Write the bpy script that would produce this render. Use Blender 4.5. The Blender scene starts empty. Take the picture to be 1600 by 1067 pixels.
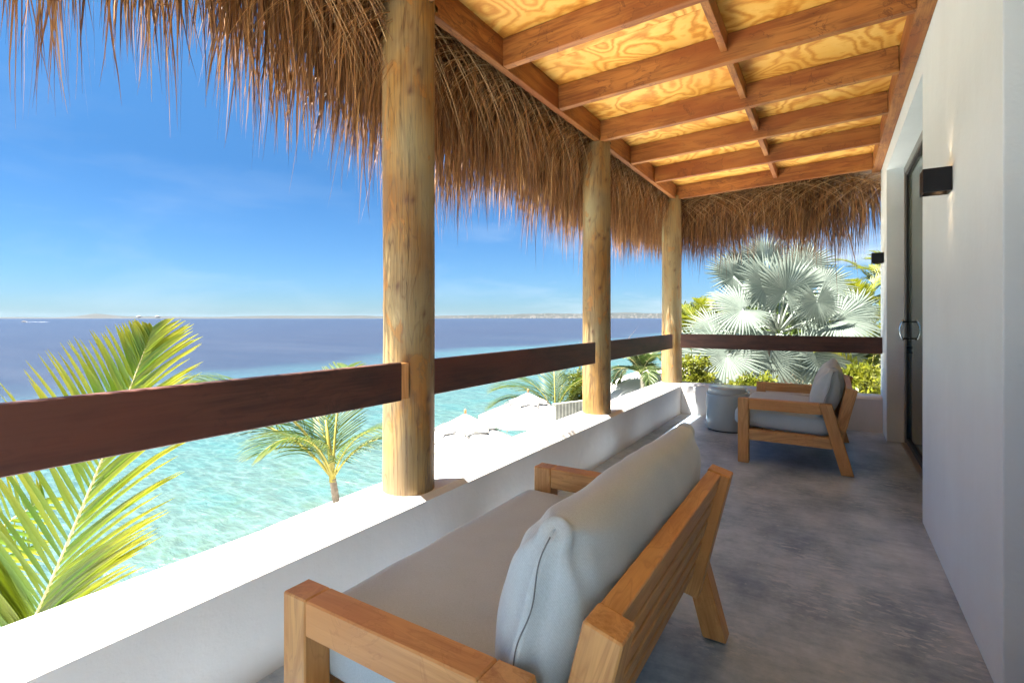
import bpy, bmesh, math, random
import numpy as np
from mathutils import Vector, Matrix, noise as mnoise

random.seed(7)
rng = np.random.default_rng(7)
scene = bpy.context.scene
col = scene.collection
R = math.radians

# ------------------------------------------------------------------ camera
CAM_H = 1.3
cam = bpy.data.cameras.new("camera")
cam.lens = 18.0
cam.sensor_width = 36.0
cam.shift_y = -(533.5 - 496.5) / 1600.0
cam.clip_start = 0.02
cam.clip_end = 30000
camo = bpy.data.objects.new("camera", cam)
camo.location = (0, 0, CAM_H)
camo.rotation_euler = (R(90), 0, math.atan(500 / 800))
col.objects.link(camo)
scene.camera = camo

# ------------------------------------------------------------------ world, sun, exposure
SUN_EL = R(62.5)
SUN_H = Vector((-0.76, -0.65, 0)).normalized()          # horizontal direction TOWARDS the sun
SUN_ROT = math.atan2(SUN_H.x, SUN_H.y)
world = bpy.data.worlds.new("World")
scene.world = world
world.use_nodes = True
wn = world.node_tree
for n in list(wn.nodes):
    wn.nodes.remove(n)
w_out = wn.nodes.new("ShaderNodeOutputWorld")
w_bg = wn.nodes.new("ShaderNodeBackground")
w_sky = wn.nodes.new("ShaderNodeTexSky")
w_sky.sky_type = 'NISHITA'
w_sky.sun_disc = False
w_sky.sun_elevation = SUN_EL
w_sky.sun_rotation = SUN_ROT
w_sky.altitude = 0
w_sky.air_density = 1.0
w_sky.dust_density = 0.2
w_sky.ozone_density = 2.0
w_bg.inputs['Strength'].default_value = 0.05
w_hs = wn.nodes.new("ShaderNodeHueSaturation")
w_hs.inputs['Saturation'].default_value = 1.08
w_hs.inputs['Value'].default_value = 1.0
wn.links.new(w_sky.outputs[0], w_hs.inputs['Color'])
# thin clouds low over the horizon
w_tc = wn.nodes.new("ShaderNodeTexCoord")
w_map = wn.nodes.new("ShaderNodeMapping")
w_map.inputs['Scale'].default_value = (1.6, 1.6, 7.0)
w_noise = wn.nodes.new("ShaderNodeTexNoise")
w_noise.inputs['Scale'].default_value = 2.1
w_noise.inputs['Detail'].default_value = 7
w_noise.inputs['Roughness'].default_value = 0.62
w_noise.inputs['Distortion'].default_value = 0.4
w_ramp = wn.nodes.new("ShaderNodeValToRGB")
w_ramp.color_ramp.elements[0].position = 0.50
w_ramp.color_ramp.elements[0].color = (0, 0, 0, 1)
w_ramp.color_ramp.elements[1].position = 0.74
w_ramp.color_ramp.elements[1].color = (.62, .62, .62, 1)
w_sep = wn.nodes.new("ShaderNodeSeparateXYZ")
w_band = wn.nodes.new("ShaderNodeMapRange")
w_band.inputs['From Min'].default_value = 0.42
w_band.inputs['From Max'].default_value = 0.02
w_mul = wn.nodes.new("ShaderNodeMath")
w_mul.operation = 'MULTIPLY'
w_side = wn.nodes.new('ShaderNodeMapRange')
w_side.inputs['From Min'].default_value = -.62
w_side.inputs['From Max'].default_value = .05
w_side.inputs['To Min'].default_value = .22
w_side.inputs['To Max'].default_value = 1.25
w_m2 = wn.nodes.new('ShaderNodeMath'); w_m2.operation = 'MULTIPLY'
w_mix = wn.nodes.new("ShaderNodeMixRGB")
w_mix.inputs['Color2'].default_value = (3.0, 3.25, 3.6, 1)
wn.links.new(w_tc.outputs['Generated'], w_map.inputs['Vector'])
wn.links.new(w_map.outputs[0], w_noise.inputs['Vector'])
wn.links.new(w_noise.outputs['Fac'], w_ramp.inputs['Fac'])
wn.links.new(w_tc.outputs['Generated'], w_sep.inputs[0])
wn.links.new(w_sep.outputs['Z'], w_band.inputs['Value'])
wn.links.new(w_ramp.outputs['Color'], w_mul.inputs[0])
wn.links.new(w_band.outputs[0], w_mul.inputs[1])
wn.links.new(w_sep.outputs['X'], w_side.inputs['Value'])
wn.links.new(w_mul.outputs[0], w_m2.inputs[0])
wn.links.new(w_side.outputs[0], w_m2.inputs[1])
wn.links.new(w_m2.outputs[0], w_mix.inputs['Fac'])
# clear tropical air: the horizon keeps its blue
w_tint = wn.nodes.new("ShaderNodeValToRGB")
w_tint.color_ramp.elements[0].position = 0.0
w_tint.color_ramp.elements[0].color = (0.158, 0.249, 0.396, 1)
w_tint.color_ramp.elements[1].position = 0.55
w_tint.color_ramp.elements[1].color = (0.261, 0.443, 0.506, 1)
w_e = w_tint.color_ramp.elements.new(0.26); w_e.color = (0.146, 0.269, 0.372, 1)
w_tm = wn.nodes.new("ShaderNodeMixRGB"); w_tm.blend_type = 'MULTIPLY'; w_tm.inputs['Fac'].default_value = 1
wn.links.new(w_sep.outputs['Z'], w_tint.inputs['Fac'])
wn.links.new(w_hs.outputs['Color'], w_tm.inputs['Color1'])
wn.links.new(w_tint.outputs['Color'], w_tm.inputs['Color2'])
wn.links.new(w_tm.outputs[0], w_mix.inputs['Color1'])
wn.links.new(w_mix.outputs[0], w_bg.inputs['Color'])
wn.links.new(w_bg.outputs[0], w_out.inputs['Surface'])

sun = bpy.data.lights.new("sun", 'SUN')
sun.energy = 5.0
sun.angle = R(0.53)
sun.color = (1.0, 0.965, 0.91)
suno = bpy.data.objects.new("sun", sun)
to_sun = SUN_H * math.cos(SUN_EL) + Vector((0, 0, math.sin(SUN_EL)))
suno.rotation_euler = to_sun.to_track_quat('Z', 'Y').to_euler()
suno.location = to_sun * 40
col.objects.link(suno)

scene.view_settings.view_transform = 'Standard'
scene.view_settings.look = 'None'
scene.view_settings.gamma = 1.0
scene.view_settings.use_curve_mapping = False
scene.view_settings.exposure = 3.0

scene.render.engine = 'CYCLES'
scene.cycles.max_bounces = 8
scene.cycles.diffuse_bounces = 5
scene.cycles.transparent_max_bounces = 12
scene.cycles.caustics_reflective = False
scene.cycles.caustics_refractive = False
scene.cycles.use_denoising = True
scene.cycles.sample_clamp_indirect = 6

# ------------------------------------------------------------------ node helpers
class NT:
    def __init__(self, name):
        self.m = bpy.data.materials.new(name)
        self.m.use_nodes = True
        self.t = self.m.node_tree
        self.bsdf = self.t.nodes['Principled BSDF']
        self.out = self.t.nodes['Material Output']
    def n(self, typ, **kw):
        nd = self.t.nodes.new(typ)
        for k, v in kw.items():
            if k.startswith('i_'):
                key = k[2:]
                nd.inputs[int(key) if key.isdigit() else key.replace('_', ' ')].default_value = v
            else:
                setattr(nd, k, v)
        return nd
    def l(self, a, b):
        self.t.links.new(a, b)
    def coords(self, kind='Object', scale=(1, 1, 1), attr=None, loc=(0, 0, 0), rot=(0, 0, 0)):
        if attr:
            src = self.n('ShaderNodeAttribute', attribute_name=attr).outputs['Vector']
        elif kind == 'World':
            src = self.n('ShaderNodeNewGeometry').outputs['Position']
        else:
            src = self.n('ShaderNodeTexCoord').outputs[kind]
        mp = self.n('ShaderNodeMapping')
        mp.inputs['Scale'].default_value = scale
        mp.inputs['Location'].default_value = loc
        mp.inputs['Rotation'].default_value = rot
        self.l(src, mp.inputs['Vector'])
        return mp.outputs[0]
    def noise(self, vec, scale=5, detail=3, rough=.5, dist=0.):
        nd = self.n('ShaderNodeTexNoise')
        nd.inputs['Scale'].default_value = scale
        nd.inputs['Detail'].default_value = detail
        nd.inputs['Roughness'].default_value = rough
        nd.inputs['Distortion'].default_value = dist
        self.l(vec, nd.inputs['Vector'])
        return nd.outputs['Fac']
    def math(self, op, a, b=None, c=None, clamp=False):
        nd = self.n('ShaderNodeMath', operation=op, use_clamp=clamp)
        for i, v in enumerate((a, b, c)):
            if v is None: continue
            if isinstance(v, (int, float)): nd.inputs[i].default_value = v
            else: self.l(v, nd.inputs[i])
        return nd.outputs[0]
    def ramp(self, fac, stops, interp='LINEAR'):
        nd = self.n('ShaderNodeValToRGB')
        cr = nd.color_ramp
        cr.interpolation = interp
        while len(cr.elements) < len(stops): cr.elements.new(.5)
        for e, (p, c) in zip(cr.elements, stops):
            e.position = p
            e.color = (c[0], c[1], c[2], 1) if hasattr(c, '__len__') else (c, c, c, 1)
        self.l(fac, nd.inputs['Fac'])
        return nd.outputs['Color']
    def mix(self, fac, a, b, mode='MIX'):
        nd = self.n('ShaderNodeMixRGB', blend_type=mode)
        for i, v in enumerate((fac, a, b)):
            if isinstance(v, (int, float)): nd.inputs[i].default_value = v
            elif isinstance(v, (tuple, list)): nd.inputs[i].default_value = (v[0], v[1], v[2], 1)
            else: self.l(v, nd.inputs[i])
        return nd.outputs[0]
    def band(self, val, centre, width):
        d = self.math('ABSOLUTE', self.math('SUBTRACT', val, centre))
        mr = self.n('ShaderNodeMapRange')
        mr.inputs['From Min'].default_value = width
        mr.inputs['From Max'].default_value = 0
        self.l(d, mr.inputs['Value'])
        return mr.outputs[0]
    def bump(self, h, strength=.3, dist=.01, normal=None):
        nd = self.n('ShaderNodeBump')
        nd.inputs['Strength'].default_value = strength
        nd.inputs['Distance'].default_value = dist
        self.l(h, nd.inputs['Height'])
        if normal is not None: self.l(normal, nd.inputs['Normal'])
        self.l(nd.outputs[0], self.bsdf.inputs['Normal'])
        return nd.outputs[0]
    def base(self, c):
        i = self.bsdf.inputs['Base Color']
        if isinstance(c, (tuple, list)): i.default_value = (c[0], c[1], c[2], 1)
        else: self.l(c, i)
    def set(self, **kw):
        for k, v in kw.items():
            i = self.bsdf.inputs[k.replace('_', ' ')]
            if isinstance(v, (int, float, tuple)): i.default_value = v
            else: self.l(v, i)

def simple(name, c, rough=.6, metal=0., vary=.06, scale=8):
    t = NT(name)
    v = t.noise(t.coords('Object'), scale, 4, .6)
    a = tuple(x * (1 - vary) for x in c); b = tuple(min(1, x * (1 + vary)) for x in c)
    t.base(t.ramp(v, [(.3, a), (.7, b)]))
    t.set(Roughness=rough, Metallic=metal)
    return t.m

def wood(name, light, dark, line, rough=.5, ring=9., fibre=60, stain=0., stain_col=(.1, .03, .01), red=None):
    """boards: attribute gc holds board coordinates, x along the grain"""
    t = NT(name)
    big = t.noise(t.coords(attr='gc', scale=(1.1, 7, 7)), 1.0, 3, .5, .6)
    rings = t.math('SINE', t.math('MULTIPLY', big, ring * 6.28))
    fib = t.noise(t.coords(attr='gc', scale=(3, fibre, fibre)), 1.6, 4, .65)
    patch = t.noise(t.coords(attr='gc', scale=(1, 2.5, 2.5)), 2.2, 2, .5)
    f = t.math('ADD', t.math('MULTIPLY', rings, .12), t.math('ADD', t.math('MULTIPLY', fib, .75), t.math('MULTIPLY', patch, .35)))
    c = t.ramp(f, [(.32, dark), (.62, light), (.85, tuple(min(1, x * 1.15) for x in light))])
    c = t.mix(t.math('MULTIPLY', t.band(rings, .55, .25), .35), c, line)
    if red is not None:
        rp = t.noise(t.coords(attr='gc', scale=(.9, 3, 3), loc=(5, 5, 5)), 1.3, 2, .5)
        c = t.mix(t.math('MULTIPLY', t.ramp(rp, [(.45, 0.), (.65, 1.)]), .8), c, red)
    if stain > 0:
        sn = t.noise(t.coords(attr='gc', scale=(5.5, 7, 7), loc=(3, 1, 2)), 1.0, 4, .62, .7)
        msk = t.ramp(t.noise(t.coords(attr='gc', scale=(2, 2, 2), loc=(7, 1, 2)), 1.4, 1), [(.45, 0.), (.55, 1.)])
        ln = t.math('MULTIPLY', t.band(sn, .53, .018), msk)
        c = t.mix(t.math('MULTIPLY', ln, stain), c, stain_col)
        inn = t.math('MULTIPLY', t.ramp(sn, [(.53, 0.), (.56, 1.)]), msk)
        c = t.mix(t.math('MULTIPLY', inn, stain * .25), c, stain_col)
    t.base(c)
    t.set(Roughness=rough)
    t.bump(fib, .25, .002)
    return t.m

# ------------------------------------------------------------------ object helpers
def tag(o, label=None, cat=None, group=None, kind=None):
    if label: o['label'] = label
    if cat: o['category'] = cat
    if group: o['group'] = group
    if kind: o['kind'] = kind
    return o

def empty(name, loc, label=None, cat=None, group=None, kind=None, rz=0):
    o = bpy.data.objects.new(name, None)
    o.empty_display_size = .2
    col.objects.link(o)
    o.location = loc
    o.rotation_euler = (0, 0, rz)
    return tag(o, label, cat, group, kind)

def wloc(o):
    v = Vector((0, 0, 0))
    while o is not None:
        v += o.location
        o = o.parent
    return v

def link_mesh(name, me, mat, parent=None, **tags):
    o = bpy.data.objects.new(name, me)
    col.objects.link(o)
    if mat is not None and len(me.materials) == 0: me.materials.append(mat)
    if parent is not None: o.parent = parent
    return tag(o, **tags)

def np_mesh(name, V, F, mat, parent=None, smooth=False, local=False, attrs=None, **tags):
    """V (n,3) world coordinates (or local), F (m,k) faces, all with k corners"""
    V = np.asarray(V, dtype=np.float32)
    if parent is not None and not local:
        V = V - np.array(wloc(parent), dtype=np.float32)
    F = np.asarray(F, dtype=np.int32)
    me = bpy.data.meshes.new(name)
    m, k = F.shape
    me.vertices.add(len(V)); me.vertices.foreach_set('co', V.ravel())
    me.loops.add(m * k); me.loops.foreach_set('vertex_index', F.ravel())
    me.polygons.add(m)
    me.polygons.foreach_set('loop_start', np.arange(0, m * k, k, dtype=np.int32))
    me.polygons.foreach_set('loop_total', np.full(m, k, dtype=np.int32))
    if smooth: me.polygons.foreach_set('use_smooth', np.ones(m, dtype=bool))
    for an, (typ, data) in (attrs or {}).items():
        a = me.attributes.new(an, typ, 'POINT')
        key = 'vector' if typ == 'FLOAT_VECTOR' else 'value'
        a.data.foreach_set(key, np.asarray(data, dtype=np.float32).ravel())
    me.update(calc_edges=True)
    return link_mesh(name, me, mat, parent, **tags)

def bm_finish(bm, name, mat, parent=None, grain=None, bevel=0., segs=1, smooth=False, **tags):
    """bm in world coordinates; grain = (origin, direction)"""
    if bevel > 0:
        bmesh.ops.bevel(bm, geom=list(bm.edges), offset=bevel, segments=segs, affect='EDGES', profile=.6)
    bmesh.ops.recalc_face_normals(bm, faces=bm.faces)
    off = wloc(parent) if parent is not None else Vector((0, 0, 0))
    me = bpy.data.meshes.new(name)
    if grain is not None:
        o, d = Vector(grain[0]), Vector(grain[1]).normalized()
        a = d.cross(Vector((0, 0, 1)))
        if a.length < .1: a = d.cross(Vector((0, 1, 0)))
        a.normalize(); b = d.cross(a)
        r = Vector((random.uniform(0, 60), random.uniform(0, 20), random.uniform(0, 20)))
        gc = [Vector(((v.co - o).dot(d), (v.co - o).dot(a), (v.co - o).dot(b))) + r for v in bm.verts]
    for v in bm.verts: v.co -= off
    if smooth:
        for f in bm.faces: f.smooth = True
    bm.to_mesh(me); bm.free()
    if grain is not None:
        at = me.attributes.new('gc', 'FLOAT_VECTOR', 'POINT')
        at.data.foreach_set('vector', [x for v in gc for x in v])
    return link_mesh(name, me, mat, parent, **tags)

def add_box(bm, lo, hi):
    vs = [bm.verts.new((x, y, z)) for x in (lo[0], hi[0]) for y in (lo[1], hi[1]) for z in (lo[2], hi[2])]
    for f in ((0, 1, 3, 2), (4, 6, 7, 5), (0, 4, 5, 1), (2, 3, 7, 6), (0, 2, 6, 4), (1, 5, 7, 3)):
        bm.faces.new([vs[i] for i in f])

def box(name, lo, hi, mat, parent=None, bevel=0., segs=1, grain=None, **tags):
    bm = bmesh.new(); add_box(bm, lo, hi)
    g = None
    if grain: g = ([(a + b) / 2 for a, b in zip(lo, hi)], grain)
    return bm_finish(bm, name, mat, parent, g, bevel, segs, **tags)

def beam_between(name, p0, p1, w, h, mat, parent=None, bevel=.003, up=(0, 0, 1), **tags):
    """board from p0 to p1 (centre of the BOTTOM face), w across, h along up"""
    p0, p1 = Vector(p0), Vector(p1)
    d = (p1 - p0).normalized(); s = d.cross(Vector(up)).normalized(); u = s.cross(d).normalized()
    bm = bmesh.new()
    vs = [bm.verts.new(p + s * a * w / 2 + u * b * h) for p in (p0, p1) for a in (-1, 1) for b in (0, 1)]
    for f in ((0, 1, 3, 2), (4, 6, 7, 5), (0, 4, 5, 1), (2, 3, 7, 6), (0, 2, 6, 4), (1, 5, 7, 3)):
        bm.faces.new([vs[i] for i in f])
    return bm_finish(bm, name, mat, parent, ((p0 + p1) / 2, d), bevel, 1, **tags)

def prism_xz(name, pts, y0, y1, mat, parent, gdir, bevel=.003, **tags):
    """polygon in X-Z extruded along Y"""
    bm = bmesh.new()
    a = [bm.verts.new((x, y0, z)) for x, z in pts]
    b = [bm.verts.new((x, y1, z)) for x, z in pts]
    bm.faces.new(a); bm.faces.new(list(reversed(b)))
    n = len(pts)
    for i in range(n):
        bm.faces.new((a[i], b[i], b[(i + 1) % n], a[(i + 1) % n]))
    c = ((pts[0][0] + pts[2][0]) / 2, (y0 + y1) / 2, (pts[0][1] + pts[2][1]) / 2)
    return bm_finish(bm, name, mat, parent, (c, gdir), bevel, 1, **tags)

def tube(name, pts, r, mat, parent=None, seg=8, smooth=True, cap=True, attrs=None, **tags):
    """tube along pts, r number or list"""
    pts = [Vector(p) for p in pts]
    n = len(pts)
    rs = r if hasattr(r, '__len__') else [r] * n
    V, F = [], []
    prev = None
    for i, p in enumerate(pts):
        d = (pts[min(i + 1, n - 1)] - pts[max(i - 1, 0)]).normalized()
        if prev is None:
            a = d.cross(Vector((0, 0, 1)))
            if a.length < .05: a = d.cross(Vector((0, 1, 0)))
        else:
            a = prev - d * prev.dot(d)
        a.normalize(); prev = a
        b = d.cross(a)
        for k in range(seg):
            t = 2 * math.pi * k / seg
            V.append(p + (a * math.cos(t) + b * math.sin(t)) * rs[i])
    for i in range(n - 1):
        for k in range(seg):
            k2 = (k + 1) % seg
            F.append((i * seg + k, i * seg + k2, (i + 1) * seg + k2, (i + 1) * seg + k))
    if cap:
        for base, c in ((0, pts[0]), ((n - 1) * seg, pts[-1])):
            V.append(c); ci = len(V) - 1
            for k in range(0, seg):
                k2 = (k + 1) % seg
                F.append((base + k, base + k2, ci, ci))
    bm = bmesh.new()
    bv = [bm.verts.new(v) for v in V]
    for f in F:
        f = list(dict.fromkeys(f))
        try: bm.faces.new([bv[i] for i in f])
        except ValueError: pass
    return bm_finish(bm, name, mat, parent, smooth=smooth, **tags)

# ------------------------------------------------------------------ materials
def m_plaster(name, c, vary=.05):
    t = NT(name)
    co = t.coords('World')
    a = t.noise(co, 1.7, 5, .6); b = t.noise(co, 60, 3, .6)
    e = t.noise(t.coords('World', scale=(2, 2, .6)), 3.5, 4, .6)
    f = t.math('ADD', t.math('MULTIPLY', a, .6), t.math('MULTIPLY', e, .4))
    cc = t.ramp(f, [(.3, tuple(x * (1 - vary) for x in c)), (.7, c)])
    pit = t.noise(co, 22, 2, .5)
    cc = t.mix(t.ramp(pit, [(.74, 0.), (.78, .22)]), cc, tuple(x * .7 for x in c))
    t.base(cc)
    t.set(Roughness=.85)
    t.bump(t.math('ADD', t.math('MULTIPLY', b, .25), t.math('MULTIPLY', t.noise(co, 7, 4, .6), 1.)), .38, .012)
    return t.m
M = {}
M['plaster'] = m_plaster('white_plaster', (.79, .86, .87), .08)
M['parapet'] = m_plaster('parapet_plaster', (.64, .62, .59), .10)

def m_floor():
    t = NT('polished_concrete')
    co = t.coords('World')
    big = t.noise(co, .8, 5, .55)
    mid = t.noise(t.coords('World', scale=(1.7, 1, 1), rot=(0, 0, .5)), 2.0, 6, .56)
    trow = t.noise(t.coords('World', scale=(2.6, 9, 1), rot=(0, 0, -.75)), 2.2, 6, .65)
    fine = t.noise(co, 34, 4, .7)
    f = t.math('ADD', t.math('MULTIPLY', big, .34), t.math('ADD', t.math('MULTIPLY', mid, .40), t.math('ADD', t.math('MULTIPLY', trow, .16), t.math('MULTIPLY', fine, .10))))
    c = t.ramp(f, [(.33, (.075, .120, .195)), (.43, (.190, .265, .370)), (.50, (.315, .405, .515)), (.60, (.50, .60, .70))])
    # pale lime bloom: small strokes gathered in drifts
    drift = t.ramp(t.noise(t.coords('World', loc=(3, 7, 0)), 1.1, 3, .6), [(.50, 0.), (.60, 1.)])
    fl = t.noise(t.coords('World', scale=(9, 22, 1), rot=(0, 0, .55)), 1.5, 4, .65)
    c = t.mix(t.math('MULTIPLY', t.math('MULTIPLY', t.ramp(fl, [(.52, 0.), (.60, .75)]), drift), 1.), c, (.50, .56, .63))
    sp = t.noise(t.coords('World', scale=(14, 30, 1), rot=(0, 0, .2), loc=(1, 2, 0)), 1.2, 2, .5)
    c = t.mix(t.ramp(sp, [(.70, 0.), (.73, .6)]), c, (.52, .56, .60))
    t.base(c)
    t.set(Roughness=.42)
    t.bsdf.inputs['Specular IOR Level'].default_value = .32
    t.bump(t.math('ADD', mid, t.math('MULTIPLY', fine, .3)), .08, .004)
    return t.m
M['floor'] = m_floor()

M['teak'] = wood('teak', (0.5456, 0.2948, 0.1012), (0.3784, 0.1716, 0.0484), (0.2640, 0.1056, 0.0308), rough=.48, ring=7, fibre=70,
                 stain=.35, stain_col=(0.3168, 0.1144, 0.0264), red=(.55, .25, .07))
M['joist'] = wood('joist_timber', (.37, .150, .034), (.165, .050, .010), (.12, .038, .009), rough=.62, ring=4, fibre=55,
                  stain=.7, stain_col=(.075, .022, .008), red=(.24, .066, .012))
M['rail'] = wood('dark_rail_timber', (.080, .029, .017), (.034, .012, .008), (.02, .008, .006), rough=.6, ring=4, fibre=60,
                 stain=.4, stain_col=(.02, .008, .006), red=(.105, .028, .014))

def m_ply():
    t = NT('plywood')
    co = t.coords(attr='gc', scale=(1.9, 1.5, 1))
    fld = t.noise(co, 1.0, 2.2, .42, .55)
    wob = t.noise(t.coords(attr='gc', scale=(9, 16, 1)), 1.3, 3, .6)
    s = t.math('ADD', t.math('MULTIPLY', fld, 13.), t.math('MULTIPLY', wob, .8))
    saw = t.math('FRACT', s)
    c = t.ramp(saw, [(.0, (.52, .19, .018)), (.12, (.66, .31, .04)), (.28, (.82, .49, .10)), (.60, (.84, .53, .13)),
                     (.72, (.74, .40, .07)), (.95, (.56, .22, .02)), (1., (.52, .19, .018))])
    g = t.noise(t.coords(attr='gc', scale=(2, 120, 1)), 1.5, 2, .5)
    c = t.mix(t.math('MULTIPLY', g, .18), c, (.7, .38, .1))
    big = t.noise(t.coords(attr='gc', scale=(1, 1, 1)), 1.2, 2)
    c = t.mix(t.ramp(big, [(.4, 0.), (.7, .45)]), c, (.62, .27, .03))
    t.base(c)
    t.set(Roughness=.6)
    return t.m
M['ply'] = m_ply()

def m_post():
    t = NT('log_post_timber')
    co = t.coords(attr='gc', scale=(.5, 3.0, 1))
    fld = t.noise(co, 1.5, 3, .5, .8)
    s = t.math('MULTIPLY', fld, 14.)
    saw = t.math('FRACT', s)
    fib = t.noise(t.coords(attr='gc', scale=(2.2, 70, 1)), 1.5, 5, .65)
    patch = t.noise(t.coords(attr='gc', scale=(1., 2.2, 1), loc=(4, 3, 0)), 2.0, 4, .55, .5)
    c = t.ramp(patch, [(.36, (0.1880, 0.1360, 0.0640)), (.46, (0.2560, 0.1720, 0.0640)), (.55, (0.2800, 0.1480, 0.0320)), (.66, (0.2160, 0.0920, 0.0112))])
    c = t.mix(t.math('MULTIPLY', t.band(saw, .5, .12), .85), c, (.11, .05, .016))
    c = t.mix(t.math('MULTIPLY', t.ramp(fib, [(.35, 1.), (.6, 0.)]), .75), c, (.17, .10, .035))
    ck = t.noise(t.coords(attr='gc', scale=(.5, 26, 1), loc=(3, 3, 0)), 1.4, 4, .6)
    c = t.mix(t.band(ck, .56, .012), c, (.05, .025, .01))
    st2 = t.noise(t.coords(attr='gc', scale=(.5, 8, 1), loc=(8, 1, 0)), 1.3, 4, .6)
    c = t.mix(t.ramp(st2, [(.52, 0.), (.64, .6)]), c, (.19, .125, .06))
    gn = t.noise(t.coords(attr='gc', scale=(.7, 1.3, 1), loc=(9, 2, 0)), 1.5, 2)
    c = t.mix(t.ramp(gn, [(.5, 0.), (.7, .45)]), c, (.36, .35, .20))
    # irregular resin stains with crisp dark rims
    sn = t.noise(t.coords(attr='gc', scale=(2.0, 5., 1), loc=(1, 8, 0)), 1.6, 5, .6, .9)
    c = t.mix(t.math('MULTIPLY', t.band(sn, .60, .022), .45), c, (.17, .07, .02))
    c = t.mix(t.ramp(sn, [(.59, 0.), (.63, .6)]), c, (.34, .14, .02))
    k = t.n('ShaderNodeAttribute', attribute_name='knot')
    c = t.mix(k.outputs['Fac'], c, (.10, .045, .02))
    t.base(c)
    t.set(Roughness=.6)
    t.bump(t.math('ADD', fib, t.math('SUBTRACT', t.math('MULTIPLY', fld, 2), t.math('MULTIPLY', t.band(ck, .56, .012), 2.))), .5, .006)
    return t.m
M['post'] = m_post()
M['cutwood'] = wood('freshly_cut_timber', (.66, .34, .12), (.55, .25, .07), (.4, .16, .05), rough=.6)
M['metal_dark'] = simple('black_metal', (.012, .012, .014), .38, .6, .1)
M['alu'] = simple('grey_aluminium_frame', (.22, .21, .19), .38, .4, .05)
M['gasket'] = simple('black_rubber', (.01, .01, .01), .5)
M['chrome'] = simple('brushed_steel', (.72, .74, .76), .18, 1., .03)
M['ceramic'] = simple('grey_glazed_ceramic', (.37, .42, .42), .22, 0, .04, 5)
M['brass'] = simple('warm_lamp_lining', (.75, .45, .15), .3, .8, .03)

def m_fabric():
    t = NT('pale_grey_fabric')
    co = t.coords('Object')
    n1 = t.noise(co, 260, 2, .5); n2 = t.noise(co, 5, 3, .5)
    wx = t.n('ShaderNodeTexWave', wave_type='BANDS', bands_direction='DIAGONAL'); wx.inputs['Scale'].default_value = 95
    wx.inputs['Distortion'].default_value = .6
    t.l(co, wx.inputs['Vector'])
    c = t.ramp(t.math('ADD', t.math('MULTIPLY', n1, .6), t.math('MULTIPLY', n2, .4)), [(.3, (.375, .435, .455)), (.7, (.485, .560, .580))])
    t.base(c)
    t.set(Roughness=.95)
    t.bsdf.inputs['Sheen Weight'].default_value = .25
    t.bump(t.math('ADD', t.math('MULTIPLY', wx.outputs['Fac'], .5), n1), .25, .0012)
    return t.m
M['fabric'] = m_fabric()
M['seam'] = simple('dark_seam_thread', (.16, .17, .17), .9)

def m_leafy(name, c1, c2, trans=.35, tip=None, rough=.5, attr_len=True):
    """leaf: attribute 'lt' 0 at the base .. 1 at the tip; 'lr' random per leaf"""
    t = NT(name)
    lr = t.n('ShaderNodeAttribute', attribute_name='lr').outputs['Fac']
    lt = t.n('ShaderNodeAttribute', attribute_name='lt').outputs['Fac']
    c = t.mix(lr, c1, c2)
    if tip is not None:
        c = t.mix(t.ramp(t.math('ADD', lt, t.math('MULTIPLY', lr, .15)), [(.45, 0.), (1.0, .95)]), c, tip)
    nz = t.noise(t.coords('Object'), 7, 3, .6)
    c = t.mix(t.math('MULTIPLY', nz, .35), c, tuple(x * .55 for x in c1))
    t.base(c)
    t.set(Roughness=rough)
    tr = t.n('ShaderNodeBsdfTranslucent')
    t.l(c, tr.inputs['Color'])
    ms = t.n('ShaderNodeMixShader'); ms.inputs[0].default_value = trans
    t.l(t.bsdf.outputs[0], ms.inputs[1]); t.l(tr.outputs[0], ms.inputs[2])
    t.l(ms.outputs[0], t.out.inputs['Surface'])
    return t.m
M['coco'] = m_leafy('coconut_leaf', (0.0616, 0.1364, 0.0044), (0.1848, 0.2288, 0.0062), .5, tip=(0.2728, 0.2552, 0.0079))
M['coco2'] = m_leafy('coconut_leaf_far', (0.0221, 0.0595, 0.0043), (0.0808, 0.1105, 0.0059), .4, tip=(0.1020, 0.1105, 0.0102))
M['green'] = m_leafy('palm_leaf_green', (0.0315, 0.0630, 0.0108), (0.0765, 0.0990, 0.0225), .35)
M['lime'] = m_leafy('lime_yellow_leaf', (0.1020, 0.1318, 0.0068), (0.2040, 0.1997, 0.0102), .42)
M['gold'] = m_leafy('gold_orange_leaf', (.28, .19, .012), (.38, .20, .02), .4)
M['silver'] = m_leafy('silver_palm_leaf', (0.155, 0.195, 0.155), (0.24, 0.28, 0.225), .45, rough=.62)
M['darkleaf'] = m_leafy('dark_leaf', (.045, .085, .012), (.11, .16, .02), .3)
M['rachis'] = simple('palm_rachis', (.40, .36, .16), .6, 0, .15, 12)
M['petiole'] = simple('yellow_petiole', (.20, .17, .02), .5, 0, .15, 12)
M['silverstem'] = simple('silver_petiole', (.26, .29, .24), .6, 0, .1, 9)
M['trunk'] = simple('palm_trunk_bark', (.12, .095, .07), .9, 0, .35, 14)
M['twig'] = simple('dry_twig', (.32, .24, .18), .9, 0, .3, 14)

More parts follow.
